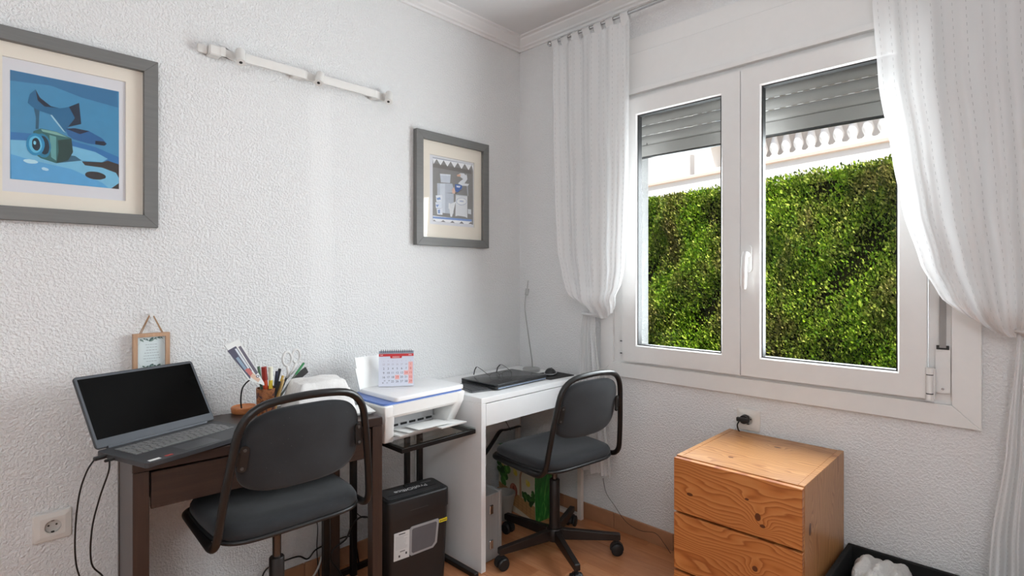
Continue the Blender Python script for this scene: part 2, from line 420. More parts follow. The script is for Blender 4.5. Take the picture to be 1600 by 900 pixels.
# ============================================================ OUTSIDE (the plot boundary runs 13.5 degrees off the house)
EXT_M = Matrix.Translation((1.5, -1.5, 0)) @ Matrix.Rotation(R(-13.5), 4, 'Z')
bm = new(); box(bm, .30, 14, -14, 18, -.3, -.02); tag(obj('ground', bm, simple('terrace_ground', (176, 160, 140), .9, var=.12, vs=4)), kind='structure')
hd = thing('hedge', 'tall clipped green conifer hedge outside the window', 'hedge', (1.5, -1.5, 0), R(-13.5))
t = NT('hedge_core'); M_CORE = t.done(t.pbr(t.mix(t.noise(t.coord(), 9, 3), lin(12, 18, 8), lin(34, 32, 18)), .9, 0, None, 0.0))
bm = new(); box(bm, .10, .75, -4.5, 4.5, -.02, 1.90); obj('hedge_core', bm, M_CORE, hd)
t = NT('hedge_leaf'); v = t.coord(); gi = t.n('ShaderNodeNewGeometry').outputs['Random Per Island']
x, y, z = t.sep(v)
pat = t.noise(t.comb(x, t.math('MULTIPLY', y, 1.8), t.math('MULTIPLY', z, .8)), 2.3, 4, .65, .3)
pat2 = t.noise(t.comb(x, y, t.math('MULTIPLY', z, .45)), 7.0, 2)
green = t.ramp(gi, [(0, lin(50, 84, 14)), (.45, lin(104, 144, 24)), (.8, lin(154, 184, 42)), (1.0, lin(196, 210, 92))])
brown = t.ramp(gi, [(0, lin(54, 50, 22)), (.5, lin(112, 106, 52)), (1.0, lin(176, 158, 100))])
k = t.ramp(t.math('ADD', t.math('MULTIPLY', pat, .7), t.math('MULTIPLY', pat2, .3)), [(.45, 0.0), (.60, .9)])
col = t.mix(k, green, brown)
pb = t.pbr(col, .6, 0, None, .25); tl = t.n('ShaderNodeBsdfTranslucent'); t.set(tl.inputs[0], col)
mx = t.n('ShaderNodeMixShader'); mx.inputs[0].default_value = .22; t.t.links.new(pb, mx.inputs[1]); t.t.links.new(tl.outputs[0], mx.inputs[2])
M_LEAF = t.done(mx.outputs[0])
def leaves(n, Y0, Y1, Z0, Z1, name, size):
    y = rng.uniform(Y0, Y1, n); z = rng.uniform(Z0, Z1, n)
    # lumpy clipped face
    lump = (.045)*np.sin(y*7.1+1.2*np.sin(z*5.3)) + .03*np.sin(z*9.7+2*np.sin(y*4.1)) + .02*np.sin(y*23+z*17)
    x = .05 + lump + rng.uniform(-.05, .07, n)
    top = rng.random(n) < .10
    z = np.where(top, 1.945+.010*np.sin(y*6)+rng.uniform(-.05, .03, n), z); x = np.where(top, rng.uniform(-.02, .70, n), x)
    c = np.stack([x, y, z], 1)
    d = np.stack([-rng.uniform(.1, 1.0, n), rng.normal(0, .45, n), rng.uniform(.1, 1.3, n)], 1); d /= np.linalg.norm(d, axis=1)[:, None]
    r = rng.normal(0, 1, (n, 3)); w = np.cross(d, r); w /= np.linalg.norm(w, axis=1)[:, None]
    L = rng.uniform(.6, 1.3, n)[:, None]*size; W = L*rng.uniform(.16, .34, n)[:, None]
    a = c-d*L*.5; b = c+d*L*.5; m = c+d*L*.05
    V = np.stack([a, m+w*W, b, m-w*W], 1).reshape(-1, 3)
    me = bpy.data.meshes.new(name); me.vertices.add(4*n); me.vertices.foreach_set('co', V.ravel())
    me.loops.add(4*n); me.loops.foreach_set('vertex_index', np.arange(4*n)); me.polygons.add(n)
    me.polygons.foreach_set('loop_start', np.arange(0, 4*n, 4)); me.polygons.foreach_set('loop_total', np.full(n, 4)); me.update(); me.validate()
    return me
o = obj('foliage', leaves(230000, -1.2, 3.2, .35, 1.97, 'foliage', .024), M_LEAF, hd); o['kind'] = 'stuff'
o = obj('foliage', leaves(26000, -4.5, -1.2, 0.0, 1.97, 'foliage', .036), M_LEAF, hd); o['kind'] = 'stuff'
o = obj('foliage', leaves(14000, 3.2, 4.5, 0.0, 1.97, 'foliage', .036), M_LEAF, hd); o['kind'] = 'stuff'
# neighbour's house with terrace balustrade
M_RENDER = simple('white_render', (240, 239, 237), .8, var=.02)
M_LEDGE = simple('terracotta_ledge', (222, 204, 194), .8, var=.08)
nb = thing('neighbour_house', 'white rendered house with a balustraded terrace behind the hedge', 'building', (1.5, -1.5, 0), R(-13.5))
X0 = 4.0
bm = new(); box(bm, X0, X0+.30, -4, 11, -.02, 2.95); obj('terrace_wall', bm, M_RENDER, nb)
bm = new(); box(bm, X0-.035, X0+.34, -4, 11, 2.95, 3.01, .01); obj('terrace_ledge', bm, M_LEDGE, nb)
bm = new(); box(bm, X0+.0, X0+.24, -4, 4.25, 3.012, 3.06, .005); obj('bottom_rail', bm, M_RENDER, nb)
bm = new(); box(bm, X0-.03, X0+.27, -4, 4.25, 3.50, 3.60, .02); obj('handrail', bm, M_RENDER, nb)
bm = new()
lathe(bm, [(.062, 0), (.062, .03), (.045, .04), (.040, .06), (.066, .12), (.070, .16), (.052, .22), (.034, .30), (.032, .33), (.044, .345), (.034, .36), (.058, .395), (.062, .41), (.062, .44)], 14)
bal = None
for i in range(34):
    yy = 4.05-.184*i-.128
    if bal is None: bal = obj('baluster', bm, M_RENDER, nb, smooth=True, loc=(X0+.12, yy, 3.06))
    else: share(bal, nb, (X0+.12, yy, 3.06))
bm = new(); box(bm, X0-.02, X0+.30, 4.25, 4.55, 3.01, 3.75, .01); obj('pillar', bm, M_RENDER, nb)
bm = new(); box(bm, X0+.02, X0+.26, 4.75, 9.5, 3.01, 5.4); obj('side_wall', bm, M_RENDER, nb)
bm = new(); box(bm, X0+.8, X0+1.0, 4.2, 4.75, 3.01, 5.4); obj('door_recess', bm, simple('shutter_blue_grey', (196, 206, 220), .6), nb)
bm = new(); box(bm, X0+3.2, X0+3.5, -8, 11, -.02, 6.2); obj('facade', bm, M_RENDER, nb)
bm = new(); box(bm, X0+.5, X0+3.6, -6, 11, 5.4, 5.6); obj('porch_shade_slab', bm, M_RENDER, nb)  # unseen slab added so the facade behind the balusters falls in shade
bm = new(); box(bm, X0+.30, X0+3.2, -4, 11, 2.80, 2.95); obj('terrace_floor', bm, M_LEDGE, nb)
M_RTILE = simple('roof_tile_terracotta', (206, 150, 118), .8, var=.15)
bm = new()
prism(bm, [(.09*math.cos(a), .09*math.sin(a)) for a in [math.pi*k/8 for k in range(9)]]+[(.07*math.cos(a), .07*math.sin(a)) for a in [math.pi*(8-k)/8 for k in range(9)]], 0, .34, 'yz'); rt = None
bw = thing('boundary_wall', 'white boundary wall with clay coping tiles behind the hedge top', 'wall', (1.5, -1.5, 0), R(-13.5))
bm2 = new(); box(bm2, .80, 1.0, -4.5, 8, -.02, 1.98); obj('wall_body', bm2, M_RENDER, bw)
for i in range(24):
    yy = 3.2-i*.2
    if rt is None: rt = obj('coping_tile', bm, M_RTILE, bw, loc=(.73, yy, 1.982))
    else: share(rt, bw, (.73, yy, 1.982))
# ============================================================ SWIVEL CHAIRS
t = NT('chair_fabric'); v = t.coord()
n1 = t.noise(v, 9, 3); n2 = t.noise(v, 420, 2); sp = t.voro(v, 60)
col = t.mix(n1, lin(38, 39, 41), lin(56, 58, 61)); col = t.mix(t.math('LESS_THAN', sp, .035), col, lin(120, 120, 120))
M_FABRIC = t.done(t.pbr(col, .9, 0, t.bump(n2, .3, .0008), .2, Sheen_Weight=.12))
M_BRACKET = simple('bracket_dark', (40, 38, 37), .4, .3)
M_SCREW = simple('screw_grey', (84, 82, 80), .5, .3)
M_BROWNBLK = simple('base_dark_brown', (38, 32, 30), .4, .2, var=.08)
def make_chair(label, loc, rz, dz, base_rot):
    c = thing('swivel_chair', label, 'chair', loc, rz, 'black swivel chairs at the desks')
    # bent tube frame
    def side(s):
        return [(s*.165, .192, .449+dz), (s*.228, .170, .447+dz), (s*.232, -.185, .445+dz), (s*.216, -.207, .60+dz), (s*.178, -.238, .842+dz)]
    L = side(-1); Rr = side(1)
    pts = L + [(-.0, -.262, .866+dz)] + Rr[::-1]
    rad = [.03, .055, .06, .10, .06, .10, .10, .06, .055, .03][:len(pts)-2]
    path = fillet(pts, [.03, .062, .08, .085, .12, .085, .08, .062, .03], 7)
    bm = new(); tube(bm, path, .0118, 12); obj('tube_frame', bm, M_BLACK_MET, c, smooth='all')
    # seat: cushion + plastic rim
    bm = new(); rings = []
    for sc, z, dr in [(.0, .452, 0), (.80, .450, 0), (.96, .456, 0), (1.0, .468, 0), (.995, .482, 0), (.965, .494, 0), (.88, .502, 0), (.6, .500, 0), (.3, .496, 0), (.001, .495, 0)]:
        ring = []
        for (x, y) in srect(.452, .405, 5.0, 56):
            taper = 1 - .04*max(0, -y/.2)   # narrower at the back
            yy = y*sc + .005
            zz = z + dz - (.018*max(0, (yy-.12)/.09)**2 if z > .46 else 0)
            ring.append(bm.verts.new((x*sc*taper, yy, zz)))
        rings.append(ring)
    for A, B in zip(rings, rings[1:]):
        for k in range(56): bm.faces.new((A[k], A[(k+1) % 56], B[(k+1) % 56], B[k]))
    bmesh.ops.remove_doubles(bm, verts=bm.verts[:], dist=1e-5)
    se = obj('seat', bm, M_FABRIC, c, smooth='all')
    bm = new(); pth = [(x*.985*(1-.04*max(0, -y/.2)), y*.985+.005, .456+dz) for x, y in srect(.452, .405, 5.0, 56)]
    tube(bm, pth, .007, 8, closed=True); obj('seat_rim', bm, M_BLACK_PLA, se, smooth='all')
    # backrest
    bm = new(); rings = []
    W, H = .362, .250
    for sc, th in [(.0, -.021), (.5, -.021), (.90, -.019), (.985, -.012), (1.0, -.002), (.985, .010), (.90, .020), (.5, .027), (.0, .028)]:
        ring = []
        for (x, z) in srect(W, H, 3.3, 56):
            x *= 1 + .10*(-z/H)      # wider towards the bottom
            xx, zz = x*sc, z*sc
            y = th - .215 + .35*xx*xx*1.6 - .20*(zz)    # curved round the sitter, leaning back
            ring.append(bm.verts.new((xx, y, .708+zz+dz)))
        rings.append(ring)
    for A, B in zip(rings, rings[1:]):
        for k in range(56): bm.faces.new((A[k], A[(k+1) % 56], B[(k+1) % 56], B[k]))
    bmesh.ops.remove_doubles(bm, verts=bm.verts[:], dist=1e-5)
    bk = obj('backrest', bm, M_FABRIC, c, smooth='all')
    for s in (-1, 1):
        bm = new(); prism(bm, rrect(.024, .074, .011, 5), -.003, .003, 'xz')
        box(bm, (.008 if s > 0 else -.030), (.030 if s > 0 else -.008), -.003, .003, -.020, .020)
        M = Matrix.Translation((s*.172, -.2240, .703+dz)) @ Matrix.Rotation(s*R(10), 4, 'Z') @ Matrix.Rotation(R(8), 4, 'X') @ Matrix.Rotation(-s*R(8), 4, 'Y')
        xf(bm, bm.verts[:], M); b = obj('bracket', bm, M_BRACKET, bk)
        for q in (-.026, .026):
            bm = new(); cyl(bm, (0, -.0055, q), (0, -.003, q), .0045, .0045, 10); xf(bm, bm.verts[:], M); obj('screw', bm, M_SCREW, b, smooth=True)
    # gas post
    bm = new(); cyl(bm, (0, 0, .30), (0, 0, .452+dz), .0135, .0135, 20); obj('inner_post', bm, simple('post_dark_chrome', (92, 88, 86), .25, .8), c, smooth=True)
    bm = new(); lathe(bm, [(.030, .075), (.032, .10), (.0255, .125), (.0235, .20), (.0235, .335+dz*.3), (.021, .338+dz*.3), (.0, .338+dz*.3)], 24); obj('outer_post', bm, M_BROWNBLK, c, smooth=True)
    bm = new(); box(bm, -.10, .10, -.09, .09, .438+dz, .452+dz, .004); obj('seat_plate', bm, M_BLACK_MET, c)
    # five-star foot
    bm = new(); lathe(bm, [(.036, .060), (.040, .066), (.040, .108), (.034, .116), (.0, .116)], 24); obj('hub', bm, M_BROWNBLK, c, smooth=True)
    leg0 = wheel0 = hood0 = None
    for k in range(5):
        a = base_rot + k*2*math.pi/5
        if leg0 is None:
            bm = new()
            P = [(.03, .062), (.295, .066), (.300, .070), (.300, .092), (.295, .096), (.03, .112)]
            prism(bm, P, -.0125, .0125, 'xz'); bmesh.ops.bevel(bm, geom=bm.edges[:], offset=.003, segments=2, profile=.5, affect='EDGES')
            lg = leg0 = obj('foot_arm', bm, M_BROWNBLK, c)
            bm = new(); cyl(bm, (.284, 0, .048), (.284, 0, .07), .007)
            prism(bm, [(.284+.031*math.cos(q), .027+.031*math.sin(q)) for q in [R(-10+200*j/12) for j in range(13)]], -.010, .010, 'xz')
            cs = hood0 = obj('caster_hood', bm, M_BLACK_PLA, leg0)
            bm = new()
            for s in (-1, 1):
                vs = lathe(bm, [(.0, -.008), (.022, -.008), (.0265, -.004), (.0265, .005), (.021, .008), (.0, .0085)], 22)
                xf(bm, vs, Matrix.Translation((.284, s*.0175, .0265)) @ Matrix.Rotation(R(90), 4, 'X'))
            wheel0 = obj('caster_wheels', bm, M_BLACK_PLA, leg0, smooth=True)
        else:
            lg = leg0.copy(); COL.objects.link(lg)
            for h in (hood0, wheel0): share(h, lg)
        lg.parent = c; lg.rotation_euler = (0, 0, a)
    return c
make_chair('charcoal padded swivel chair with its back to us, pulled up to the dark brown desk', (-1.590, -.410, 0), R(-2), .067, R(40))
make_chair('charcoal padded swivel chair with a five-armed castor foot, at the white desk', (-.393, -.594, 0), R(-7), 0.0, R(29))
# ============================================================ DARK BROWN DESK
M_BROWN = wood('dark_walnut', (40, 29, 26), (62, 46, 39), 'x', 1.4, .35, 18)
M_BROWNV = wood('dark_walnut_upright', (42, 31, 28), (64, 48, 41), 'z', 1.4, .35, 18)
BD_RZ = R(-5); DZ = .765; DW, DD = .745, .415
bd = thing('writing_desk', 'narrow dark brown wooden desk with a drawer, carrying the open laptop', 'desk', (-1.987, -.430, 0), BD_RZ)
bm = new(); box(bm, 0, DW, 0, DD, DZ-.030, DZ, .002); obj('desk_top', bm, M_BROWN, bd)
for x0 in (0, DW-.040):
    for y0 in (0.001, DD-.041):
        bm = new(); box(bm, x0+.001, x0+.039, y0, y0+.040, 0, DZ-.0305, .0015); obj('leg', bm, M_BROWNV, bd)
for x0 in (.003, DW-.023):
    bm = new(); box(bm, x0, x0+.020, .042, DD-.042, .003 if x0 < .1 else DZ-.16, DZ-.031, .001); obj('side_panel', bm, M_BROWNV, bd)
bm = new(); box(bm, .0395, DW-.0395, DD-.030, DD-.014, DZ-.16, DZ-.031); obj('back_rail', bm, M_BROWN, bd)
dw_ = bm = new(); box(bm, .043, DW-.043, .004, .022, DZ-.138, DZ-.036, .0015); dr = obj('drawer', bm, M_BROWN, bd)
bm = new(); box(bm, .050, DW-.050, .023, DD-.05, DZ-.132, DZ-.122); box(bm, .050, .062, .023, DD-.05, DZ-.122, DZ-.05); box(bm, DW-.062, DW-.050, .023, DD-.05, DZ-.122, DZ-.05); obj('drawer_box', bm, M_BROWN, dr)
# ============================================================ OPEN LAPTOP
M_LAPTOP = simple('laptop_dark_grey', (62, 63, 66), .45, .1, var=.04)
M_LAPTOP2 = simple('laptop_bezel', (84, 88, 94), .5, .0, var=.04)
M_KEY = simple('laptop_keys', (120, 120, 120), .5, var=.08)
M_SCREEN = simple('screen_black', (2, 2, 2), .15, var=0, spec=.12)
lp = thing('laptop', 'open dark grey laptop with a black screen, set askew on the brown desk', 'laptop', (-2.047, -.300, DZ), R(18.3))
LW, LD = .357, .236
bm = new(); prism(bm, rrect(LW, LD, .010, 4, LW/2, -LD/2), .004, .018, 'xy'); bmesh.ops.bevel(bm, geom=bm.edges[:], offset=.0015, segments=1, profile=.5, affect='EDGES'); base = obj('base', bm, M_LAPTOP, lp)
bm = new(); prism(bm, rrect(LW-.03, LD-.03, .010, 4, LW/2, -LD/2), 0, .004, 'xy'); obj('foot_plate', bm, M_BLACK_PLA, base)
bm = new()
for r_ in range(6):
    y = -.032-r_*.0178; x = .030
    while x < LW-.032:
        w = .0155
        if r_ == 5 and abs(x-.11) < .012: w = .085
        if r_ in (2, 3) and x < .035: w = .022
        w = min(w, LW-.028-x)
        if w > .006: box(bm, x, x+w, y-.0145, y, .0182, .0198)
        x += w+.0030
ky = obj('keys', bm, M_KEY, base); ky['kind'] = 'stuff'
bm = new(); prism(bm, rrect(.105, .068, .004, 3, LW*.47, -.190), .0181, .0184, 'xy'); obj('touchpad', bm, simple('touchpad', (74, 75, 78), .35), base)
bm = new(); box(bm, .014, .044, -.226, -.213, .0181, .0185); obj('sticker', bm, M_PAPER, base)['label'] = 'white sticker'
bm = new(); box(bm, .058, .078, -.224, -.213, .0181, .0185); obj('sticker', bm, simple('sticker_red', (176, 60, 54), .5), base)['label'] = 'red sticker'
bm = new(); prism(bm, rrect(LW, .229, .010, 4, LW/2, .1145), -.003, .0035, 'xz')
bmesh.ops.bevel(bm, geom=bm.edges[:], offset=.001, segments=1, profile=.5, affect='EDGES')
lid = obj('lid', bm, M_LAPTOP, lp)
lid.location = (0, .002, .0195); lid.rotation_euler = (R(-33), 0, 0)
bm = new(); box(bm, .003, LW-.003, -.0038, -.0030, .003, .226); obj('bezel', bm, M_LAPTOP2, lid)
bm = new(); box(bm, .009, LW-.009, -.0044, -.0038, .027, .219); obj('screen', bm, M_SCREEN, lid)
bm = new(); cyl(bm, (.03, 0, 0), (LW-.03, 0, 0), .006, .006, 12); obj('hinge', bm, M_LAPTOP2, lid, smooth=True)
# charger plugs at its left edge and their leads
bm = new(); box(bm, -.030, .000, -.055, -.043, .006, .016, .002); box(bm, -.026, .000, -.095, -.088, .007, .015, .002); obj('lead_plugs', bm, M_BLACK_PLA, lp)
def cable(name, label, pts, r=.0022, mat=None, k=6, cat='cable'):
    bm = new(); tube(bm, smooth_path(pts, k), r, 8); return tag(obj(name, bm, mat or M_CABLE, None, smooth='all'), label, cat)
cable('charging_cable', 'thin black cable dropping from the open laptop, nearer the wall socket', [(-2.058, -.358, .777), (-2.075, -.352, .745), (-2.088, -.33, .68), (-2.094, -.31, .58), (-2.090, -.29, .48), (-2.072, -.27, .40), (-2.05, -.24, .30), (-2.04, -.20, .14), (-2.04, -.15, .012), (-2.02, -.08, .006)])
cable('charging_cable', 'thin black cable dropping from the open laptop, close beside the desk leg', [(-2.032, -.398, .777), (-2.034, -.396, .745), (-2.050, -.37, .67), (-2.062, -.34, .58), (-2.060, -.32, .48), (-2.030, -.30, .42), (-2.016, -.28, .34), (-2.012, -.25, .18), (-2.020, -.2, .012), (-2.00, -.14, .006)])
# ============================================================ WHITE DESK
wd = thing('white_desk', 'white laminate desk with one drawer in the corner by the window', 'desk', (-.756, -.490, 0))
WW, WD = .728, .480
bm = new(); box(bm, 0, WW, 0, WD, .726, .750, .0012); obj('desk_top', bm, M_WHITE_LAM, wd)
bm = new(); box(bm, .0, .0265, .0005, WD, 0, .7255, .0012); obj('side_panel', bm, M_WHITE_LAM, wd)
M_LEGW = simple('leg_white_bounce', (228, 216, 206), .45)  # white legs with the floor's warm bounce light mixed into the colour
bm = new(); box(bm, WW-.024, WW-.002, .0005, .026, 0, .7255, .001); obj('leg', bm, M_LEGW, wd)
bm = new(); box(bm, WW-.024, WW-.002, WD-.026, WD, .0, .7255, .001); obj('leg', bm, M_LEGW, wd)
bm = new(); box(bm, WW-.024, WW-.002, .0265, WD-.0265, .004, .026, .001); obj('foot_rail', bm, M_LEGW, wd)
bm = new(); box(bm, .0285, WW-.026, .001, .018, .626, .722, .0012); d = obj('drawer', bm, M_WHITE_LAM, wd)
bm = new(); box(bm, .04, WW-.04, .0185, WD-.06, .64, .646); box(bm, .04, .052, .0185, WD-.06, .646, .70); box(bm, WW-.052, WW-.04, .0185, WD-.06, .646, .70); obj('drawer_box', bm, M_WHITE_LAM, d)
bm = new(); box(bm, .027, WW-.0245, WD-.04, WD-.026, .42, .725); obj('back_panel', bm, M_WHITE_LAM, wd)
# ============================================================ PINE CHEST OF DRAWERS
def pine(name, axis, knots, light=False):
    """plain-sawn pine: growth rings are contour lines of a height field that swells round the knots. axis = plane of the face"""
    t = NT(name); x, y, z = t.sep(t.coord())
    u, w = {'yz': (y, z), 'xy': (y, x), 'xz': (z, x)}[axis]       # u along the grain, w across
    vv = t.comb(t.math('MULTIPLY', u, 1.6), t.math('MULTIPLY', w, 5.0), t.math('MULTIPLY', {'yz': x, 'xy': z, 'xz': y}[axis], .6))
    h = t.math('ADD', t.math('MULTIPLY', w, 1.0), t.math('MULTIPLY', t.noise(vv, 1.9, 2, .5), .16))
    core = None
    for (ku, kw, ru, rw, amp) in knots:
        du = t.math('DIVIDE', t.math('SUBTRACT', u, ku), ru); dw = t.math('DIVIDE', t.math('SUBTRACT', w, kw), rw)
        d2 = t.math('ADD', t.math('MULTIPLY', du, du), t.math('MULTIPLY', dw, dw))
        g = t.math('MULTIPLY', t.math('POWER', 2.718, t.math('MULTIPLY', d2, -.10)), t.math('MULTIPLY', amp, 2.2))
        h = t.math('ADD', h, g)
        c_ = t.math('LESS_THAN', t.math('ADD', d2, t.math('MULTIPLY', t.noise(t.coord(), 90, 2), .5)), 1.15)
        core = c_ if core is None else t.math('MAXIMUM', core, c_)
    fr = t.math('FRACT', t.math('ADD', t.math('MULTIPLY', h, 62), t.math('MULTIPLY', t.noise(t.comb(t.math('MULTIPLY', u, 8), t.math('MULTIPLY', w, 60), 0), 1.5, 2), .35)))
    fine = t.noise(t.comb(t.math('MULTIPLY', u, 9), t.math('MULTIPLY', w, 160), 0), 2.0, 3)
    base, mid, dark = (lin(214, 146, 84), lin(198, 124, 64), lin(158, 86, 38)) if not light else (lin(206, 154, 102), lin(192, 138, 86), lin(160, 104, 58))
    col = t.ramp(fr, [(0, base), (.55, mid), (.86, dark), (1.0, base)])
    big = t.noise(vv, 1.1, 2)
    col = t.mix(t.math('MULTIPLY', t.ramp(big, [(.3, 0.0), (.7, 1.0)]), .35), col, dark)
    col = t.mix(t.math('MULTIPLY', fine, .18), col, lin(150, 92, 48))
    if core is not None: col = t.mix(core, col, lin(92, 46, 24))
    return t.done(t.pbr(col, .33, 0, None, .5))
CX0, CX1, CY0, CY1, CH = -.507, -.012, -1.676, -1.248, .622
ch = thing('pine_chest', 'orange pine chest of drawers standing below the window', 'chest of drawers', (0, 0, 0))
M_PF = pine('pine_front', 'yz', [(-1.543, .492, .010, .013, .020), (-1.508, .540, .007, .004, .008), (-1.558, .467, .009, .006, .018), (-1.534, .321, .009, .010, .020), (-1.31, .50, .012, .006, .006), (-1.62, .12, .01, .01, .02)])
M_PT = pine('pine_top', 'xy', [(-1.484, -.139, .013, .007, .012), (-1.401, -.373, .010, .007, .010)], True)
M_PS = pine('pine_side', 'xz', [(.47, -.43, .022, .012, .018)], True)
bm = new(); box(bm, CX0+.022, CX1, CY0, CY0+.019, 0, CH, .001); obj('side_board', bm, M_PS, ch)
bm = new(); box(bm, CX0+.022, CX1, CY1-.019, CY1, 0, CH, .001); obj('side_board', bm, M_PS, ch)
bm = new(); box(bm, CX0+.022, CX1, CY0+.0195, CY1-.0195, CH-.020, CH-.0008, .001); obj('top_board', bm, M_PT, ch)
bm = new(); box(bm, CX1-.006, CX1-.001, CY0+.02, CY1-.02, .03, CH-.021); obj('back_board', bm, M_PS, ch)
bm = new(); box(bm, CX0+.05, CX0+.062, CY0+.02, CY1-.02, 0, .04); obj('plinth', bm, M_PS, ch)
for z0, z1 in ((.4275, CH-.004), (.2195, .4195), (.0115, .2115)):
    bm = new(); box(bm, CX0, CX0+.0205, CY0+.0008, CY1-.0008, z0, z1, .0022, 2); d = obj('drawer', bm, M_PF, ch)
    bm = new(); box(bm, CX0+.021, CX1-.03, CY0+.022, CY1-.022, z0+.01, z1-.03); obj('drawer_box', bm, M_PS, d)
# ============================================================ BLACK FABRIC STORAGE BOX with wrapped things
M_BOXF = simple('black_felt', (20, 20, 21), .9, bump=.3, bs=500)
bx = thing('storage_box', 'open black fabric storage box on the floor beside the pine chest', 'box', (-.012, -1.690, 0))
BXL, BXW, BXH = .86, .40, .287
for nm, a in (('back_panel', (-.016, 0, -BXL, 0)), ('front_panel', (-BXW, -BXW+.016, -BXL, 0)), ('side_panel', (-BXW+.0165, -.0165, -.016, 0)), ('side_panel', (-BXW+.0165, -.0165, -BXL, -BXL+.016))):
    bm = new(); box(bm, *a, 0, BXH, .004, 2); obj(nm, bm, M_BOXF, bx)
bm = new(); box(bm, -BXW+.0165, -.0165, -BXL+.0165, -.0165, 0, .012); obj('bottom_panel', bm, M_BOXF, bx)
t = NT('white_plastic_film'); v = t.coord(); M_FILM = t.done(t.pbr(lin(214, 212, 209), .38, 0, t.bump(t.noise(v, 26, 4, .6, 2.0), .9, .012), .5, Transmission_Weight=.0))
def lump(name, label, cat, c, s, mat, seed, parent=None, sub=5, amp=.34, flat=True, rz=0):
    bm = new(); bmesh.ops.create_icosphere(bm, subdivisions=sub, radius=1); r = random.Random(seed)
    ph = [(Vector((r.uniform(-1, 1), r.uniform(-1, 1), r.uniform(-1, 1)))*r.uniform(2, 6), r.uniform(0, 6), r.uniform(.3, 1)) for _ in range(9)]
    for v in bm.verts:
        p = v.co.copy(); e = 4.5
        q = (abs(p.x)**e+abs(p.y)**e+abs(p.z)**e)**(-1/e); d = sum(abs(math.sin(p.dot(k)*1.3+f))*a for k, f, a in ph)/4-.5
        v.co = p*q*(1+amp*d)
    M = Matrix.Rotation(rz, 4, 'Z') @ Matrix.Diagonal((*s, 1)); xf(bm, bm.verts[:], M)
    z0 = min(v.co.z for v in bm.verts)
    o = obj(name, bm, mat, parent, smooth='all', loc=(c[0], c[1], c[2]-z0))
    if label: tag(o, label, cat)
    return o
lump('plastic_bag', 'crumpled white plastic bag bundle lying in the black storage box nearest the chest', 'bag', (-.170, -1.822, .013), (.085, .072, .118), M_FILM, 3, rz=R(4))
lump('plastic_bag', 'small pale plastic bag tucked against the chest side of the black box', 'bag', (-.328, -1.746, .013), (.034, .030, .100), M_FILM, 5)
lump('plastic_bag', 'clear-white plastic bag in the black storage box nearer the curtain', 'bag', (-.160, -2.015, .013), (.085, .062, .116), M_FILM, 9, rz=R(-4))
# ============================================================ WALL PICTURES
_ink = {}
def ink(rgb, rough=.55):
    if rgb not in _ink: _ink[rgb] = simple('ink_%d_%d_%d' % rgb, rgb, rough, var=.10, vs=60)
    return _ink[rgb]
def flat_print(name, polys, parent, y0, cx, cz, clamp=None, step=.00006):
    """flat printed shapes, stacked by the thickness of ink"""
    bm = new(); mats = []; idx = {}
    for i, (c, poly) in enumerate(polys):
        if c not in idx: idx[c] = len(mats); mats.append(ink(c))
        pts = []
        for x, z in poly:
            if clamp: x = min(max(x, clamp[0]), clamp[1]); z = min(max(z, clamp[2]), clamp[3])
            if not pts or abs(pts[-1][0]-x)+abs(pts[-1][1]-z) > 1e-5: pts.append((x, z))
        if len(pts) < 3: continue
        f = bm.faces.new([bm.verts.new((x-cx, y0-step*(i+1), z-cz)) for x, z in pts])
        f.normal_update()
        if f.normal.y > 0: f.normal_flip()
        f.material_index = idx[c]
    return obj(name, bm, mats, parent, recalc=False)
def picture(label, cx, cz, w, h, mat_open, art, clamp, bg, lean=0):
    p = thing('framed_picture', label, 'picture', (cx, -.002, cz)); fw, dp = .041, .030
    O = [(-w/2, -h/2), (w/2, -h/2), (w/2, h/2), (-w/2, h/2)]; I = [(-w/2+fw, -h/2+fw), (w/2-fw, -h/2+fw), (w/2-fw, h/2-fw), (-w/2+fw, h/2-fw)]
    for k in range(4):
        j = (k+1) % 4; bm = new(); prism(bm, [O[k], O[j], I[j], I[k]], -dp, 0, 'xz')
        bmesh.ops.bevel(bm, geom=bm.edges[:], offset=.0012, segments=1, profile=.5, affect='EDGES'); obj('frame_bar', bm, M_GREYFRAME, p)
    M_MAT = simple('mat_cream', (240, 232, 218), .85, var=.01); M_MAT2 = simple('mat_white', (226, 226, 230), .85, var=.01)
    bm = new(); box(bm, -w/2+.03, w/2-.03, -.006, -.003, -h/2+.03, h/2-.03); obj('backing', bm, M_MAT2, p)
    ow, oh = mat_open; bm = new()
    O = [(-w/2+.035, -h/2+.035), (w/2-.035, -h/2+.035), (w/2-.035, h/2-.035), (-w/2+.035, h/2-.035)]; I = [(-ow/2, -oh/2), (ow/2, -oh/2), (ow/2, oh/2), (-ow/2, oh/2)]
    for k in range(4): prism(bm, [O[k], O[(k+1) % 4], I[(k+1) % 4], I[k]], -.011, -.0065, 'xz')
    bmesh.ops.remove_doubles(bm, verts=bm.verts[:], dist=1e-5)
    obj('mat_board', bm, M_MAT, p)
    flat_print('print', [(bg, [(clamp[0], clamp[2]), (clamp[1], clamp[2]), (clamp[1], clamp[3]), (clamp[0], clamp[3])])]+art, p, -.0062, cx, cz, clamp)
    bm = new(); box(bm, -w/2+.036, w/2-.036, -.0185, -.0165, -h/2+.036, h/2-.036); obj('pane', bm, M_PICGLASS, p)
    return p
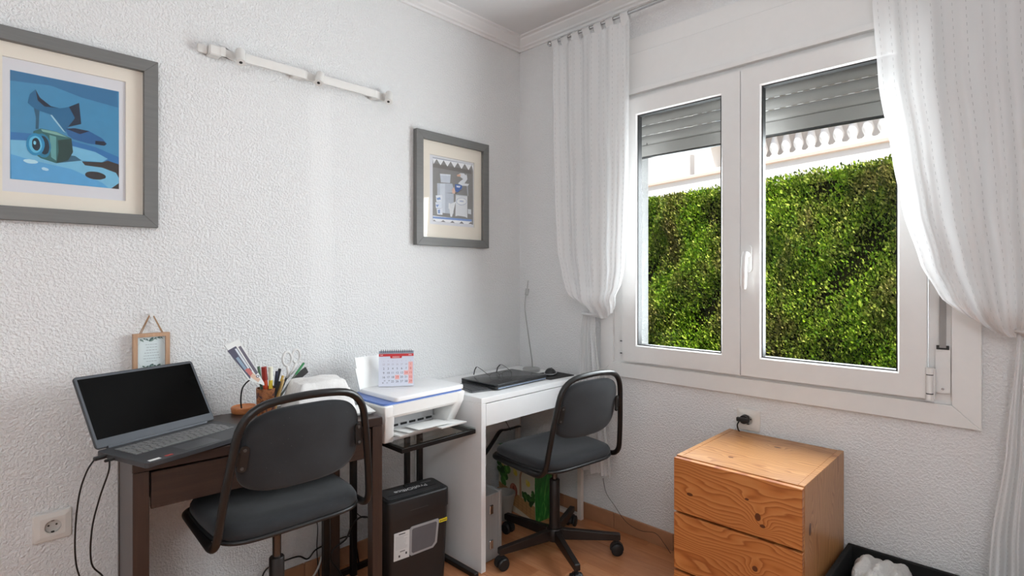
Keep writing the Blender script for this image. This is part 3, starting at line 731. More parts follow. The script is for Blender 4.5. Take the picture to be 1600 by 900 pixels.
ART_A = [((62,132,172),[(-2.21,1.886),(-1.949,1.886),(-1.943,1.562),(-2.207,1.564)]),((48,108,150),[(-2.21,1.886),(-1.949,1.886),(-1.948,1.833),(-2.042,1.844),(-2.117,1.863),(-2.21,1.855)]),((44,110,168),[(-2.208,1.703),(-2.117,1.71),(-2.008,1.692),(-1.944,1.669),(-1.943,1.624),(-1.972,1.648),(-2.064,1.683),(-2.209,1.678)]),((112,176,208),[(-2.209,1.679),(-2.117,1.69),(-2.064,1.685),(-2.008,1.676),(-1.975,1.659),(-1.99,1.646),(-2.042,1.643),(-2.034,1.629),(-1.99,1.628),(-1.953,1.616),(-1.944,1.599),(-1.947,1.576),(-1.967,1.561),(-2.207,1.564)]),((84,156,204),[(-2.208,1.637),(-2.157,1.625),(-2.068,1.612),(-1.99,1.579),(-1.972,1.561),(-2.207,1.564)]),((52,44,42),[(-1.975,1.653),(-1.945,1.645),(-1.943,1.6),(-1.953,1.616),(-1.99,1.628),(-2.034,1.629),(-2.042,1.64),(-1.99,1.645)]),((50,46,48),[(-1.98,1.598),(-1.982,1.594),(-1.988,1.591),(-1.995,1.588),(-2.004,1.587),(-2.014,1.587),(-2.022,1.589),(-2.029,1.592),(-2.033,1.596),(-2.034,1.601),(-2.032,1.605),(-2.027,1.609),(-2.02,1.611),(-2.011,1.612),(-2.001,1.612),(-1.993,1.61),(-1.986,1.607),(-1.981,1.603)]),((58,48,44),[(-1.944,1.583),(-1.943,1.562),(-1.966,1.561)]),((46,92,118),[(-2.105,1.625),(-2.042,1.643),(-2.059,1.655),(-2.076,1.654)]),((36,86,112),[(-2.157,1.785),(-2.144,1.781),(-2.146,1.723),(-2.153,1.722),(-2.152,1.756)]),((30,98,138),[(-2.166,1.825),(-2.153,1.843),(-2.148,1.824),(-2.135,1.802),(-2.097,1.797),(-2.074,1.807),(-2.049,1.826),(-2.043,1.76),(-2.076,1.742),(-2.084,1.724),(-2.105,1.758),(-2.121,1.774),(-2.143,1.779),(-2.16,1.787),(-2.171,1.798)]),((20,34,56),[(-2.153,1.842),(-2.143,1.82),(-2.117,1.799),(-2.097,1.798),(-2.132,1.795),(-2.148,1.81)]),((24,40,62),[(-2.074,1.807),(-2.049,1.825),(-2.044,1.759),(-2.076,1.744),(-2.059,1.775)]),((150,190,205),[(-2.119,1.772),(-2.115,1.773),(-2.103,1.756),(-2.082,1.724),(-2.088,1.727),(-2.11,1.758)]),((34,92,146),[(-2.082,1.734),(-2.064,1.742),(-2.025,1.741),(-1.99,1.723),(-1.978,1.709),(-1.984,1.7),(-2.025,1.7),(-2.064,1.707),(-2.077,1.717)]),((22,34,60),[(-2.081,1.737),(-2.059,1.743),(-2.023,1.74),(-2.047,1.726)]),((24,36,56),[(-2.008,1.712),(-1.985,1.714),(-1.978,1.707),(-1.984,1.7),(-2.008,1.701)]),((44,98,98),[(-2.158,1.714),(-2.141,1.726),(-2.105,1.723),(-2.068,1.709),(-2.064,1.666),(-2.076,1.638),(-2.105,1.625),(-2.141,1.635),(-2.16,1.65)]),((30,62,58),[(-2.101,1.697),(-2.068,1.708),(-2.064,1.666),(-2.076,1.638),(-2.104,1.625),(-2.099,1.666)]),((120,166,156),[(-2.141,1.724),(-2.105,1.722),(-2.076,1.71),(-2.105,1.713),(-2.137,1.717)]),((92,150,150),[(-2.121,1.71),(-2.105,1.707),(-2.105,1.633),(-2.117,1.642)]),((26,116,150),[(-2.118,1.682),(-2.117,1.67),(-2.119,1.657),(-2.122,1.647),(-2.127,1.64),(-2.133,1.638),(-2.14,1.639),(-2.146,1.645),(-2.151,1.655),(-2.154,1.666),(-2.155,1.679),(-2.153,1.691),(-2.15,1.701),(-2.145,1.708),(-2.139,1.711),(-2.132,1.709),(-2.126,1.704),(-2.121,1.694)]),((18,44,60),[(-2.122,1.681),(-2.121,1.671),(-2.122,1.662),(-2.124,1.654),(-2.128,1.649),(-2.132,1.647),(-2.137,1.649),(-2.141,1.654),(-2.145,1.661),(-2.147,1.67),(-2.148,1.68),(-2.147,1.689),(-2.145,1.697),(-2.141,1.702),(-2.137,1.704),(-2.132,1.703),(-2.128,1.698),(-2.124,1.691)]),((30,130,176),[(-2.132,1.684),(-2.132,1.672),(-2.135,1.66),(-2.139,1.651),(-2.145,1.644),(-2.153,1.641),(-2.16,1.642),(-2.166,1.647),(-2.171,1.656),(-2.174,1.667),(-2.174,1.678),(-2.172,1.689),(-2.168,1.699),(-2.161,1.706),(-2.154,1.709),(-2.147,1.708),(-2.14,1.703),(-2.135,1.694)]),((90,176,208),[(-2.139,1.681),(-2.138,1.672),(-2.14,1.663),(-2.143,1.656),(-2.148,1.651),(-2.153,1.649),(-2.158,1.65),(-2.162,1.654),(-2.166,1.661),(-2.168,1.669),(-2.168,1.678),(-2.167,1.686),(-2.164,1.693),(-2.159,1.698),(-2.154,1.701),(-2.149,1.7),(-2.144,1.696),(-2.141,1.689)]),((16,38,54),[(-2.143,1.679),(-2.142,1.672),(-2.143,1.666),(-2.145,1.661),(-2.148,1.657),(-2.151,1.656),(-2.154,1.657),(-2.157,1.66),(-2.16,1.665),(-2.161,1.671),(-2.161,1.678),(-2.161,1.684),(-2.159,1.69),(-2.156,1.693),(-2.153,1.695),(-2.149,1.694),(-2.146,1.69),(-2.144,1.685)]),((120,190,214),[(-2.152,1.681),(-2.152,1.678),(-2.152,1.676),(-2.153,1.675),(-2.154,1.674),(-2.155,1.673),(-2.156,1.674),(-2.157,1.675),(-2.158,1.676),(-2.158,1.678),(-2.158,1.68),(-2.158,1.682),(-2.157,1.684),(-2.156,1.685),(-2.155,1.685),(-2.154,1.685),(-2.153,1.684),(-2.152,1.683)]),((176,214,228),[(-2.147,1.621),(-2.149,1.619),(-2.152,1.617),(-2.156,1.616),(-2.162,1.615),(-2.168,1.615),(-2.173,1.616),(-2.177,1.618),(-2.18,1.62),(-2.181,1.622),(-2.18,1.624),(-2.177,1.626),(-2.172,1.627),(-2.167,1.628),(-2.161,1.627),(-2.155,1.627),(-2.151,1.625),(-2.148,1.623)]),((170,208,226),[(-2.122,1.602),(-2.123,1.6),(-2.125,1.599),(-2.127,1.598),(-2.13,1.598),(-2.133,1.599),(-2.136,1.599),(-2.138,1.601),(-2.139,1.602),(-2.139,1.604),(-2.139,1.606),(-2.137,1.607),(-2.135,1.608),(-2.132,1.608),(-2.129,1.607),(-2.126,1.606),(-2.124,1.605),(-2.123,1.603)])]
ART_B = [((112,108,105),[(-0.667,1.846),(-0.388,1.845),(-0.388,1.825),(-0.667,1.825)]),((196,200,208),[(-0.667,1.874),(-0.388,1.88),(-0.388,1.873),(-0.667,1.868)]),((222,224,228),[(-0.667,1.869),(-0.623,1.87),(-0.643,1.84)]),((222,224,228),[(-0.623,1.87),(-0.578,1.87),(-0.598,1.841)]),((222,224,228),[(-0.578,1.87),(-0.532,1.871),(-0.553,1.841)]),((222,224,228),[(-0.532,1.871),(-0.484,1.872),(-0.506,1.842)]),((222,224,228),[(-0.484,1.872),(-0.436,1.873),(-0.458,1.842)]),((222,224,228),[(-0.436,1.873),(-0.387,1.874),(-0.409,1.843)]),((222,224,228),[(-0.387,1.874),(-0.336,1.875),(-0.359,1.843)]),((150,158,176),[(-0.667,1.873),(-0.388,1.879),(-0.388,1.876),(-0.667,1.87)]),((176,182,192),[(-0.62,1.747),(-0.521,1.757),(-0.511,1.728),(-0.513,1.6),(-0.583,1.599),(-0.619,1.654)]),((196,202,210),[(-0.602,1.747),(-0.569,1.752),(-0.569,1.6),(-0.583,1.599),(-0.601,1.656)]),((188,194,204),[(-0.602,1.798),(-0.532,1.803),(-0.536,1.758),(-0.596,1.754)]),((206,210,218),[(-0.602,1.798),(-0.532,1.803),(-0.534,1.795),(-0.6,1.79)]),((214,218,226),[(-0.629,1.684),(-0.588,1.691),(-0.591,1.655),(-0.625,1.652)]),((208,214,224),[(-0.632,1.649),(-0.591,1.655),(-0.592,1.622),(-0.628,1.619)]),((212,216,224),[(-0.624,1.617),(-0.585,1.622),(-0.586,1.589),(-0.62,1.588)]),((120,146,190),[(-0.624,1.671),(-0.602,1.678),(-0.597,1.667),(-0.619,1.661)]),((118,144,188),[(-0.629,1.636),(-0.608,1.64),(-0.619,1.624)]),((120,146,190),[(-0.616,1.611),(-0.602,1.615),(-0.602,1.595),(-0.614,1.594)]),((206,208,210),[(-0.498,1.702),(-0.418,1.704),(-0.418,1.585),(-0.433,1.591),(-0.483,1.593),(-0.501,1.588)]),((188,192,198),[(-0.498,1.702),(-0.418,1.704),(-0.418,1.698),(-0.498,1.696)]),((150,160,180),[(-0.422,1.672),(-0.425,1.665),(-0.432,1.658),(-0.442,1.654),(-0.455,1.651),(-0.467,1.65),(-0.479,1.653),(-0.488,1.657),(-0.493,1.662),(-0.495,1.669),(-0.492,1.676),(-0.485,1.682),(-0.475,1.687),(-0.463,1.69),(-0.45,1.69),(-0.438,1.688),(-0.429,1.684),(-0.423,1.678)]),((214,216,218),[(-0.425,1.671),(-0.428,1.665),(-0.434,1.66),(-0.444,1.656),(-0.455,1.653),(-0.466,1.653),(-0.477,1.655),(-0.485,1.658),(-0.491,1.663),(-0.492,1.669),(-0.489,1.675),(-0.483,1.681),(-0.474,1.685),(-0.463,1.688),(-0.451,1.688),(-0.44,1.686),(-0.432,1.683),(-0.426,1.678)]),((168,176,196),[(-0.443,1.672),(-0.444,1.67),(-0.447,1.669),(-0.451,1.668),(-0.457,1.667),(-0.462,1.667),(-0.467,1.667),(-0.471,1.668),(-0.473,1.669),(-0.474,1.671),(-0.473,1.672),(-0.47,1.674),(-0.466,1.675),(-0.461,1.676),(-0.456,1.676),(-0.451,1.675),(-0.447,1.675),(-0.444,1.673)]),((212,214,216),[(-0.536,1.649),(-0.498,1.666),(-0.524,1.583),(-0.535,1.584),(-0.542,1.627)]),((212,214,216),[(-0.546,1.653),(-0.535,1.654),(-0.54,1.622),(-0.548,1.626)]),((200,204,208),[(-0.415,1.634),(-0.391,1.634),(-0.391,1.607),(-0.415,1.609)]),((96,88,84),[(-0.566,1.703),(-0.498,1.707),(-0.448,1.735),(-0.466,1.728),(-0.501,1.711)]),((212,178,160),[(-0.524,1.726),(-0.509,1.741),(-0.502,1.72),(-0.504,1.706),(-0.521,1.706)]),((74,104,164),[(-0.504,1.757),(-0.454,1.757),(-0.457,1.738),(-0.486,1.715),(-0.502,1.72)]),((196,204,220),[(-0.495,1.75),(-0.466,1.751),(-0.472,1.741),(-0.492,1.741)]),((208,210,214),[(-0.466,1.778),(-0.439,1.795),(-0.424,1.82),(-0.418,1.793),(-0.439,1.768),(-0.406,1.769),(-0.415,1.757),(-0.454,1.754),(-0.483,1.762)]),((206,208,212),[(-0.489,1.806),(-0.466,1.819),(-0.442,1.821),(-0.423,1.808),(-0.424,1.792),(-0.448,1.789),(-0.466,1.798)]),((208,166,142),[(-0.492,1.807),(-0.466,1.814),(-0.466,1.801),(-0.488,1.798)]),((170,174,180),[(-0.423,1.756),(-0.415,1.757),(-0.412,1.705),(-0.417,1.704)]),((226,228,232),[(-0.667,1.58),(-0.388,1.576),(-0.388,1.55),(-0.667,1.548)]),((116,142,192),[(-0.667,1.576),(-0.388,1.58),(-0.388,1.569),(-0.667,1.566)]),((126,122,120),[(-0.656,1.549),(-0.627,1.549),(-0.641,1.56)]),((126,122,120),[(-0.598,1.55),(-0.567,1.55),(-0.582,1.562)]),((126,122,120),[(-0.537,1.552),(-0.506,1.552),(-0.521,1.563)]),((126,122,120),[(-0.475,1.553),(-0.443,1.553),(-0.459,1.565)]),((126,122,120),[(-0.411,1.555),(-0.377,1.555),(-0.394,1.567)])]
picture('grey-framed picture of a blue high-heeled shoe on a camera, at the left edge', -2.077, 1.724, .478, .568, (.300, .398), [(tuple(min(255, int(v*1.08)) for v in c), p) for c, p in ART_A[1:]], (-2.210, -1.945, 1.563, 1.887), (68, 144, 188))
picture('grey-framed picture of white kitchen crockery on a shelf, near the corner', -.5205, 1.712, .483, .568, (.298, .350), [(tuple(min(255, int(v*1.10)) for v in c), p) for c, p in ART_B], (-.648, -.376, 1.553, 1.876), (142, 140, 138))
# ============================================================ WHITE WALL BAR WITH THREE SWIVEL HEADS
wb = thing('wall_spot_bar', 'slim white wall bar with three small cylindrical swivel heads', 'wall lamp', (-1.31, 0, 2.10))
M_BARW = simple('bar_white', (226, 224, 220), .45, var=.02)
bm = new(); box(bm, -.372, -.330, -.045, -.001, -.018, .018, .004); obj('wall_bracket', bm, M_BARW, wb)
bm = new(); box(bm, .300, .336, -.034, -.001, -.016, .014, .004); obj('wall_bracket', bm, M_BARW, wb)
bm = new(); box(bm, -.060, -.020, -.034, -.001, -.016, .016, .004); obj('wall_bracket', bm, M_BARW, wb)
bm = new(); box(bm, -.405, -.373, -.024, -.014, -.013, .016, .002); obj('end_tab', bm, M_BARW, wb)
def barseg(x0, x1):
    bm = new(); pts = [(x0, -.040), (x0+.012, -.047), (x1-.060, -.047), (x1-.015, -.030), (x1, -.026)]
    back = [(a, b+.008) for a, b in pts][::-1]
    prism(bm, pts+back, -.0165, .0165, 'xy'); return obj('bar_segment', bm, M_BARW, wb)
barseg(-.330, -.275); barseg(-.260, .038); barseg(.050, .372); barseg(.386, .415)
for x in (-.268, .043, .378):
    M = Matrix.Translation((x, -.050, -.001)) @ Matrix.Rotation(R(24 if x > -.2 else 8), 4, 'Y') @ Matrix.Rotation(R(-28), 4, 'X')
    bm = new(); cyl(bm, (0, 0, -.032), (0, 0, .028), .0165, .0165, 20); xf(bm, bm.verts[:], M); hd_ = obj('swivel_head', bm, M_BARW, wb, smooth=True)
    bm = new(); cyl(bm, (0, 0, -.0325), (0, 0, -.0315), .006, .006, 14); xf(bm, bm.verts[:], M); obj('lens', bm, M_BLACK_PLA, hd_)
# ============================================================ SMALL HANGING NOTE
nt = thing('hanging_note', 'small light-wood framed note hanging from a nail behind the open laptop', 'framed note', (-1.855, -.004, 1.010))
M_OAK = wood('pale_oak', (176, 138, 108), (204, 168, 138), 'z', 3, .55)
w, h, fw = .106, .138, .012
O = [(-w/2, -h/2), (w/2, -h/2), (w/2, h/2), (-w/2, h/2)]; I = [(-w/2+fw, -h/2+fw), (w/2-fw, -h/2+fw), (w/2-fw, h/2-fw), (-w/2+fw, h/2-fw)]
for k in range(4):
    bm = new(); prism(bm, [O[k], O[(k+1) % 4], I[(k+1) % 4], I[k]], -.022, 0, 'xz'); obj('frame_bar', bm, M_OAK, nt)
bm = new(); box(bm, -w/2+.010, w/2-.010, -.010, -.006, -h/2+.010, h/2-.010); cd_ = obj('card', bm, simple('note_card', (222, 234, 236), .7, var=.01), nt)
pol = []; r = random.Random(4)
for (lx, lz, s_) in [(-.028, .046, .006), (-.020, .050, .004), (-.012, .047, .005), (0, .047, .009), (.012, .050, .005), (.022, .052, .005), (.030, .051, .004), (-.022, -.044, .005), (-.012, -.046, .006), (0, -.042, .008), (.010, -.044, .005), (.022, -.043, .006), (.030, -.048, .004), (-.030, -.050, .004)]:
    pol.append(((82, 108, 104), ell(lx, lz, s_, s_*.5, 8, r.uniform(-1, 1)))); pol.append(((132, 156, 148), ell(lx+.003, lz-.003, s_*.7, s_*.3, 8, r.uniform(-1, 1))))
for i, wl in enumerate((.034, .028, .030, .040, .044, .046, .030)):
    zz = .030-i*.0095; x = -wl/2
    while x < wl/2: q = r.uniform(.003, .008); pol.append(((168, 178, 182), [(x, zz-.0009), (x+q, zz-.0009), (x+q, zz+.0009), (x, zz+.0009)])); x += q+.002
for sx in (-1, 1): pol.append(((190, 204, 208), [(sx*.026, .052), (sx*.040, .028), (sx*.0392, .028), (sx*.0252, .052)])); pol.append(((190, 204, 208), [(sx*.040, -.026), (sx*.028, -.050), (sx*.0272, -.050), (sx*.0392, -.026)]))
flat_print('printed_leaves', pol, cd_, -.0101, 0, 0, None, .00002)
M_STRING = simple('jute', (166, 134, 104), .9, bump=.4, bs=900)
for s in (-1, 1):
    bm = new(); tube(bm, [(s*.034, -.012, h/2), (s*.006, -.010, .130)], .0016, 6); tube(bm, [(s*.030, -.014, h/2), (s*.004, -.012, .131)], .0014, 6); obj('string', bm, M_STRING, nt)
bm = new(); cyl(bm, (0, .003, .132), (0, -.016, .132), .003); cyl(bm, (0, -.016, .132), (0, -.019, .132), .0065); obj('nail', bm, M_WHITE_PVC, nt)
# ============================================================ WALL SOCKETS
def socket(label, loc, rz):
    s = thing('wall_socket', label, 'socket', loc, rz); w = .0475
    bm = new(); rings = []
    for sc, d in ((1, 0), (1, -.004), (.93, -.010), (.62, -.013)): rings.append([bm.verts.new((x*sc, d, z*sc)) for x, z in rrect(2*w, .09, .006, 4)])
    inner = [bm.verts.new((x, -.0128, z)) for x, z in ell(0, 0, .0205, .0205, 24)]
    for A, B in zip(rings, rings[1:]):
        for k in range(len(A)): bm.faces.new((A[k], A[(k+1) % len(A)], B[(k+1) % len(A)], B[k]))
    bmesh.ops.bridge_loops(bm, edges=[e for e in bm.edges if len(e.link_faces) == 1 and all(v in rings[-1] for v in e.verts)] + [bm.edges.new((inner[k], inner[(k+1) % 24])) for k in range(24)])
    obj('cover_plate', bm, simple('socket_white', (226, 222, 216), .35, var=.02), s)
    bm = new(); lathe(bm, [(.0205, 0), (.0205, .012), (.0195, .012), (.0195, .002), (.0, .002)], 24, Matrix.Rotation(R(90), 4, 'X')); obj('well', bm, simple('socket_well', (206, 202, 196), .45), s)
    bm = new()
    for x in (-.0095, .0095): cyl(bm, (x, -.0015, .002), (x, -.0035, .002), .0028, .0028, 10)
    box(bm, -.004, .004, -.010, -.002, .0165, .0195); box(bm, -.004, .004, -.010, -.002, -.0195, -.0165)
    obj('contacts', bm, simple('contact_dark', (70, 64, 58), .4, .5), s); return s
socket('white wall socket with nothing plugged in, below the open laptop', (-2.113, -.0005, .500), 0)
socket('white wall socket holding a black plug above the pine chest', (-.0005, -1.3245, .672), R(-90))
pg = thing('power_plug', 'black plug in the wall socket above the pine chest', 'plug', (-.014, -1.316, .676))
bm = new(); cyl(bm, (0, 0, 0), (-.022, 0, 0), .0185, .0175, 20); obj('plug_body', bm, M_BLACK_PLA, pg, smooth=True)
bm = new(); box(bm, -.036, -.020, -.026, .026, -.008, .010, .005, 2); obj('grip', bm, M_BLACK_PLA, pg)
bm = new(); tube(bm, smooth_path([(-.030, .014, -.006), (-.034, .020, -.022), (-.020, .022, -.045), (-.0025, .022, -.060), (.0090, .022, -.10), (.0085, .022, -.25), (.0085, .022, -.62)], 5), .0030, 8); obj('lead', bm, M_CABLE, pg, smooth='all')
# ============================================================ THINGS ON THE BROWN DESK
lb = thing('stem_stand', 'round orange-brown wooden base with a thin bent black stem', 'stand', (-1.572, -.066, DZ))
bm = new(); lathe(bm, [(.0, 0), (.038, 0), (.042, .004), (.044, .020), (.041, .024), (.037, .018), (.0, .016)], 28); obj('base', bm, wood('orange_wood', (188, 112, 66), (216, 146, 96), 'x', 3, .4), lb, smooth=True)
bm = new(); tube(bm, smooth_path([(-.008, 0, .016), (-.012, -.004, .05), (-.008, -.008, .09), (.006, -.012, .112), (.026, -.016, .126), (.04, -.020, .13)], 5), .0028, 8); obj('stem', bm, M_CABLE, lb, smooth='all')
t = NT('photo_cup'); v = t.coord(); f = t.noise(v, 26, 4, .6, 1.2)
M_CUP = t.done(t.pbr(t.ramp(f, [(.3, lin(40, 34, 30)), (.42, lin(120, 70, 44)), (.5, lin(178, 116, 72)), (.58, lin(96, 60, 58)), (.7, lin(52, 58, 70))]), .35))
cup = thing('pen_cup', 'brown picture-printed pen cup full of pens behind the near chair', 'pen cup', (-1.527, -.165, DZ))
bm = new(); lathe(bm, [(.0, 0), (.033, 0), (.036, .10), (.0335, .10), (.031, .004), (.0, .004)], 28); obj('cup_body', bm, M_CUP, cup, smooth=True)
def stick(name, label, p0, p1, r, mat, cat='pen', capmat=None):
    bm = new(); cyl(bm, p0, p1, r, r, 10); o = tag(obj(name, bm, mat, None, smooth=True), label, cat)
    if capmat:
        p0, p1 = Vector(p0), Vector(p1); q = p1+(p0-p1)*.28; bm = new(); cyl(bm, q, p1+(p1-p0)*.004, r*1.18, r*1.1, 10); obj('cap', bm, capmat, o, smooth=True)
    return o
def P_(n, c, ro=.4): return simple(n, c, ro)
stick('marker_pen', 'thick orange-red marker standing in the pen cup', (-1.523, -.165, DZ+.006), (-1.538, -.168, .942), .0085, P_('pen_orange', (196, 74, 40)), capmat=P_('pen_orange_cap', (150, 40, 28)))
stick('marker_pen', 'yellow and white highlighter standing in the pen cup', (-1.514, -.170, DZ+.006), (-1.517, -.176, .940), .0070, P_('pen_yellow', (236, 208, 70)), capmat=P_('pen_yellow_cap', (240, 236, 214)))
stick('ballpoint_pen', 'green pen at the back of the cup beside the orange marker', (-1.528, -.150, DZ+.006), (-1.546, -.140, .942), .0050, P_('pen_green', (88, 120, 96)))
stick('ballpoint_pen', 'dark blue pen leaning right out of the pen cup', (-1.508, -.172, DZ+.006), (-1.492, -.172, .922), .0058, P_('pen_navy', (34, 40, 62)))
stick('ballpoint_pen', 'black pen leaning right in front of the scissors', (-1.509, -.150, DZ+.006), (-1.472, -.150, .926), .0055, P_('pen_black', (30, 30, 32)))
stick('ballpoint_pen', 'short black pen lying low over the front rim of the cup', (-1.520, -.185, DZ+.03), (-1.494, -.20, .888), .0055, P_('pen_black2', (36, 36, 38)))
stick('pencil', 'yellow pencil leaning far right out of the pen cup', (-1.512, -.178, DZ+.006), (-1.476, -.186, .905), .0045, P_('pencil_yellow', (206, 170, 84)))
stick('pencil', 'pale wooden pencil beside the yellow pencil at the cup rim', (-1.507, -.186, DZ+.01), (-1.478, -.196, .893), .0040, P_('pencil_wood', (222, 188, 128)))
stick('ballpoint_pen', 'green-tipped grey pen to the right of the white scissors', (-1.500, -.162, DZ+.03), (-1.380, -.150, .936), .0040, P_('pen_grey', (120, 126, 122)), capmat=P_('pen_green2', (70, 150, 96)))
# leaflet
lf = thing('brochure', 'white and purple photo brochure leaning left out of the pen cup', 'brochure', (-1.560, -.170, .875))
def Q(px, pz): return (px+1.560, pz-.875)
bm = new(); prism(bm, [Q(-1.532, .872), Q(-1.596, .905), Q(-1.672, 1.033), Q(-1.626, 1.052)], -.003, .003, 'xz'); pgs = obj('pages', bm, M_PAPER, lf)
art = [((88, 86, 104), [(-1.588, .905), (-1.664, 1.014), (-1.636, 1.028), (-1.582, .935)]), ((150, 170, 190), [(-1.600, .930), (-1.636, .985), (-1.628, .990), (-1.596, .940)]), ((206, 120, 116), [(-1.585, .912), (-1.606, .940), (-1.594, .948), (-1.574, .920)]), ((226, 190, 168), [(-1.560, .890), (-1.588, .915), (-1.578, .926), (-1.552, .900)]),
       ((112, 106, 120), [(-1.628, 1.024), (-1.620, 1.028), (-1.560, .925), (-1.568, .918)]), ((60, 72, 92), ell(-1.562, .912, .006, .005, 12)), ((232, 232, 236), ell(-1.562, .912, .0035, .003, 12)),
       ((222, 226, 232), [(-1.640, 1.018), (-1.634, 1.020), (-1.590, .946), (-1.596, .944)])]
flat_print('cover_photo', art, pgs, -.0032, -1.560, .875, None, .00004)
# scissors, handles up
M_SCI = simple('scissors_white', (226, 224, 222), .35)
sc_ = thing('scissors', 'pair of scissors with white loop handles standing behind the pens', 'scissors', (-1.47, -.140, DZ+.12))
for s, cx_, cz_ in ((-1, .028, .074), (1, .066, .080)):
    bm = new(); ringp = [(cx_+.017*math.cos(a)*(1 if s < 0 else .9), s*.003, cz_+.026*math.sin(a)) for a in [2*math.pi*k/20 for k in range(20)]]
    tube(bm, ringp, .0048, 8, closed=True); obj('handle_loop', bm, M_SCI, sc_, smooth='all')
    bm = new(); tube(bm, [(cx_, s*.003, cz_-.026), ((cx_+.035)/2+.002, s*.002, .022), (.028, s*.002, 0)], [.0055, .006, .005], 8); obj('shank', bm, M_SCI, sc_, smooth='all')
    bm = new(); prism(bm, [(.024, .006), (.034, .006), (-.024+.01*s, -.098), (-.028+.01*s, -.094)], s*.0015-.001, s*.0015+.001, 'xz'); obj('blade', bm, M_CHROME, sc_)
bm = new(); prism(bm, [(-1.452, .868), (-1.405, .915), (-1.388, .925), (-1.378, .905), (-1.432, .868)], -.186, -.178, 'xz'); c_ = tag(obj('card_case', bm, simple('case_black', (34, 33, 33), .5)), 'flat black case leaning between the pens and the white cloth', 'case')
# white cloth bundle
t = NT('white_tissue'); v = t.coord(); M_CLOTH = t.done(t.pbr(lin(236, 234, 232), .75, 0, t.bump(t.noise(v, 30, 4, .6, 1.5), .5, .006), .3))
bm = new(); n = 30
top = lambda u, q: .870-DZ + .020*math.sin(u*2.2+.4) + .003*math.sin(u*11+q*7) + .002*math.sin(q*15+u*5)
rows = []
for j in range(n+1):
    row = []
    for i in range(n+1):
        u, q = i/n, j/n; e = min(u, 1-u, q, 1-q); drop = max(0, 1-e/.10)
        z = top(u, q)*(1-drop**1.3); ex = 1+.16*drop
        x = (u-.5)*.200*ex; y = (q-.5)*.150*ex
        z += .004*math.sin(40*(u+q))*drop*(1-drop)*4
        row.append(bm.verts.new((x + .0015*math.sin(z*60+i), y+.0015*math.sin(z*50+j), max(z, .0))))
    rows.append(row)
for j in range(n):
    for i in range(n): bm.faces.new((rows[j][i], rows[j][i+1], rows[j+1][i+1], rows[j+1][i]))
cw = tag(obj('white_cloth', bm, M_CLOTH, None, smooth='all', loc=(-1.372, -.255, DZ+.001)), 'crumpled white cloth draped over a low block behind the near chair back', 'cloth'); cw.rotation_euler = (0, 0, R(-5))
ps = thing('paper_stack', 'thin stack of white papers at the right end of the brown desk', 'papers', (-1.258, -.405, DZ), R(-14))
for i in range(4):
    bm = new(); box(bm, -.070, .012+.004*i, -.02-.004*i, .095, .003*i+.0002, .003*i+.0026); obj('sheet', bm, M_PAPER, ps)
# ============================================================ GLASS SIDE TABLE, PRINTER, CALENDAR
M_TGLASS = glass_mat('table_glass', (.86, .89, .88), .02, .03)
def post(bm, x, y, z0, z1, w=.022): box(bm, x-w/2, x+w/2, y-w/2, y+w/2, z0, z1, .002)
GT = .622
gt = thing('glass_side_table', 'black-framed glass side table carrying the printer between the desks', 'side table', (0, 0, 0))
bm = new(); x0, x1, y0, y1 = -1.140, -.764, -.462, -.130
for a in ((x0, x1, y0, y0+.018), (x0, x1, y1-.018, y1), (x0, x0+.018, y0+.0182, y1-.0182), (x1-.018, x1, y0+.0182, y1-.0182)):
    bm = new(); box(bm, a[0], a[1], a[2], a[3], GT-.024, GT-.0065, .001); obj('frame_bar', bm, M_BLACK_MET, gt)
bm = new(); box(bm, x0, x1, y0, y1, GT-.006, GT, .001); obj('glass_top', bm, M_TGLASS, gt)
for y in (-.150, -.245):
    bm = new(); post(bm, -.900, y, .022, GT-.0245); obj('post', bm, M_BLACK_MET, gt)
    bm = new(); box(bm, -.915, -.805, y-.010, y+.010, .002, .0215, .002); obj('foot_bar', bm, M_BLACK_MET, gt)
bm = new(); box(bm, -.8045, -.780, -.500, -.120, .002, .0215, .002); obj('foot_rail', bm, M_BLACK_MET, gt)
# second stand tucked under the brown desk
ns = thing('nesting_table', 'black metal nesting table frame pushed under the brown desk', 'side table', (0, 0, 0))
for (x, y) in ((-1.283, -.135), (-1.165, -.145)):
    bm = new(); post(bm, x, y, .024, .56, .024); obj('post', bm, M_BLACK_MET, ns)
bm = new(); box(bm, -1.42, -1.296, -.147, -.123, .002, .0235, .002); obj('foot_bar', bm, M_BLACK_MET, ns)
bm = new(); box(bm, -1.295, -1.271, -.42, -.06, .002, .0235, .002); obj('foot_bar', bm, M_BLACK_MET, ns)
bm = new(); box(bm, -1.2705, -1.0, -.090, -.066, .002, .0235, .002); obj('foot_bar', bm, M_BLACK_MET, ns)
bm = new(); box(bm, -1.224, -1.200, -.40, -.165, .002, .0235, .002); obj('foot_bar', bm, M_BLACK_MET, ns)
bm = new(); box(bm, -1.1995, -1.168, -.275, -.251, .002, .0235, .002); obj('foot_bar', bm, M_BLACK_MET, ns)
bm = new(); box(bm, -1.192, -1.168, -.2505, -.1575, .002, .0235, .002); obj('foot_bar', bm, M_BLACK_MET, ns)
bm = new(); box(bm, -1.335, -1.14, -.30, -.145, .5605, .578, .002); obj('top', bm, M_BLACK_MET, ns)
# printer ------------------------------------------------------------
M_PRW = simple('printer_white', (238, 238, 236), .4, var=.015); M_PRG = simple('printer_grey', (206, 206, 208), .45); M_PRB = simple('printer_blue', (98, 128, 196), .4)
pr = thing('printer', 'white inkjet printer with a blue side stripe and open paper tray', 'printer', (-.992, -.425, GT), R(1.5))
PW_, PD_, PH_ = .410, .285, .158
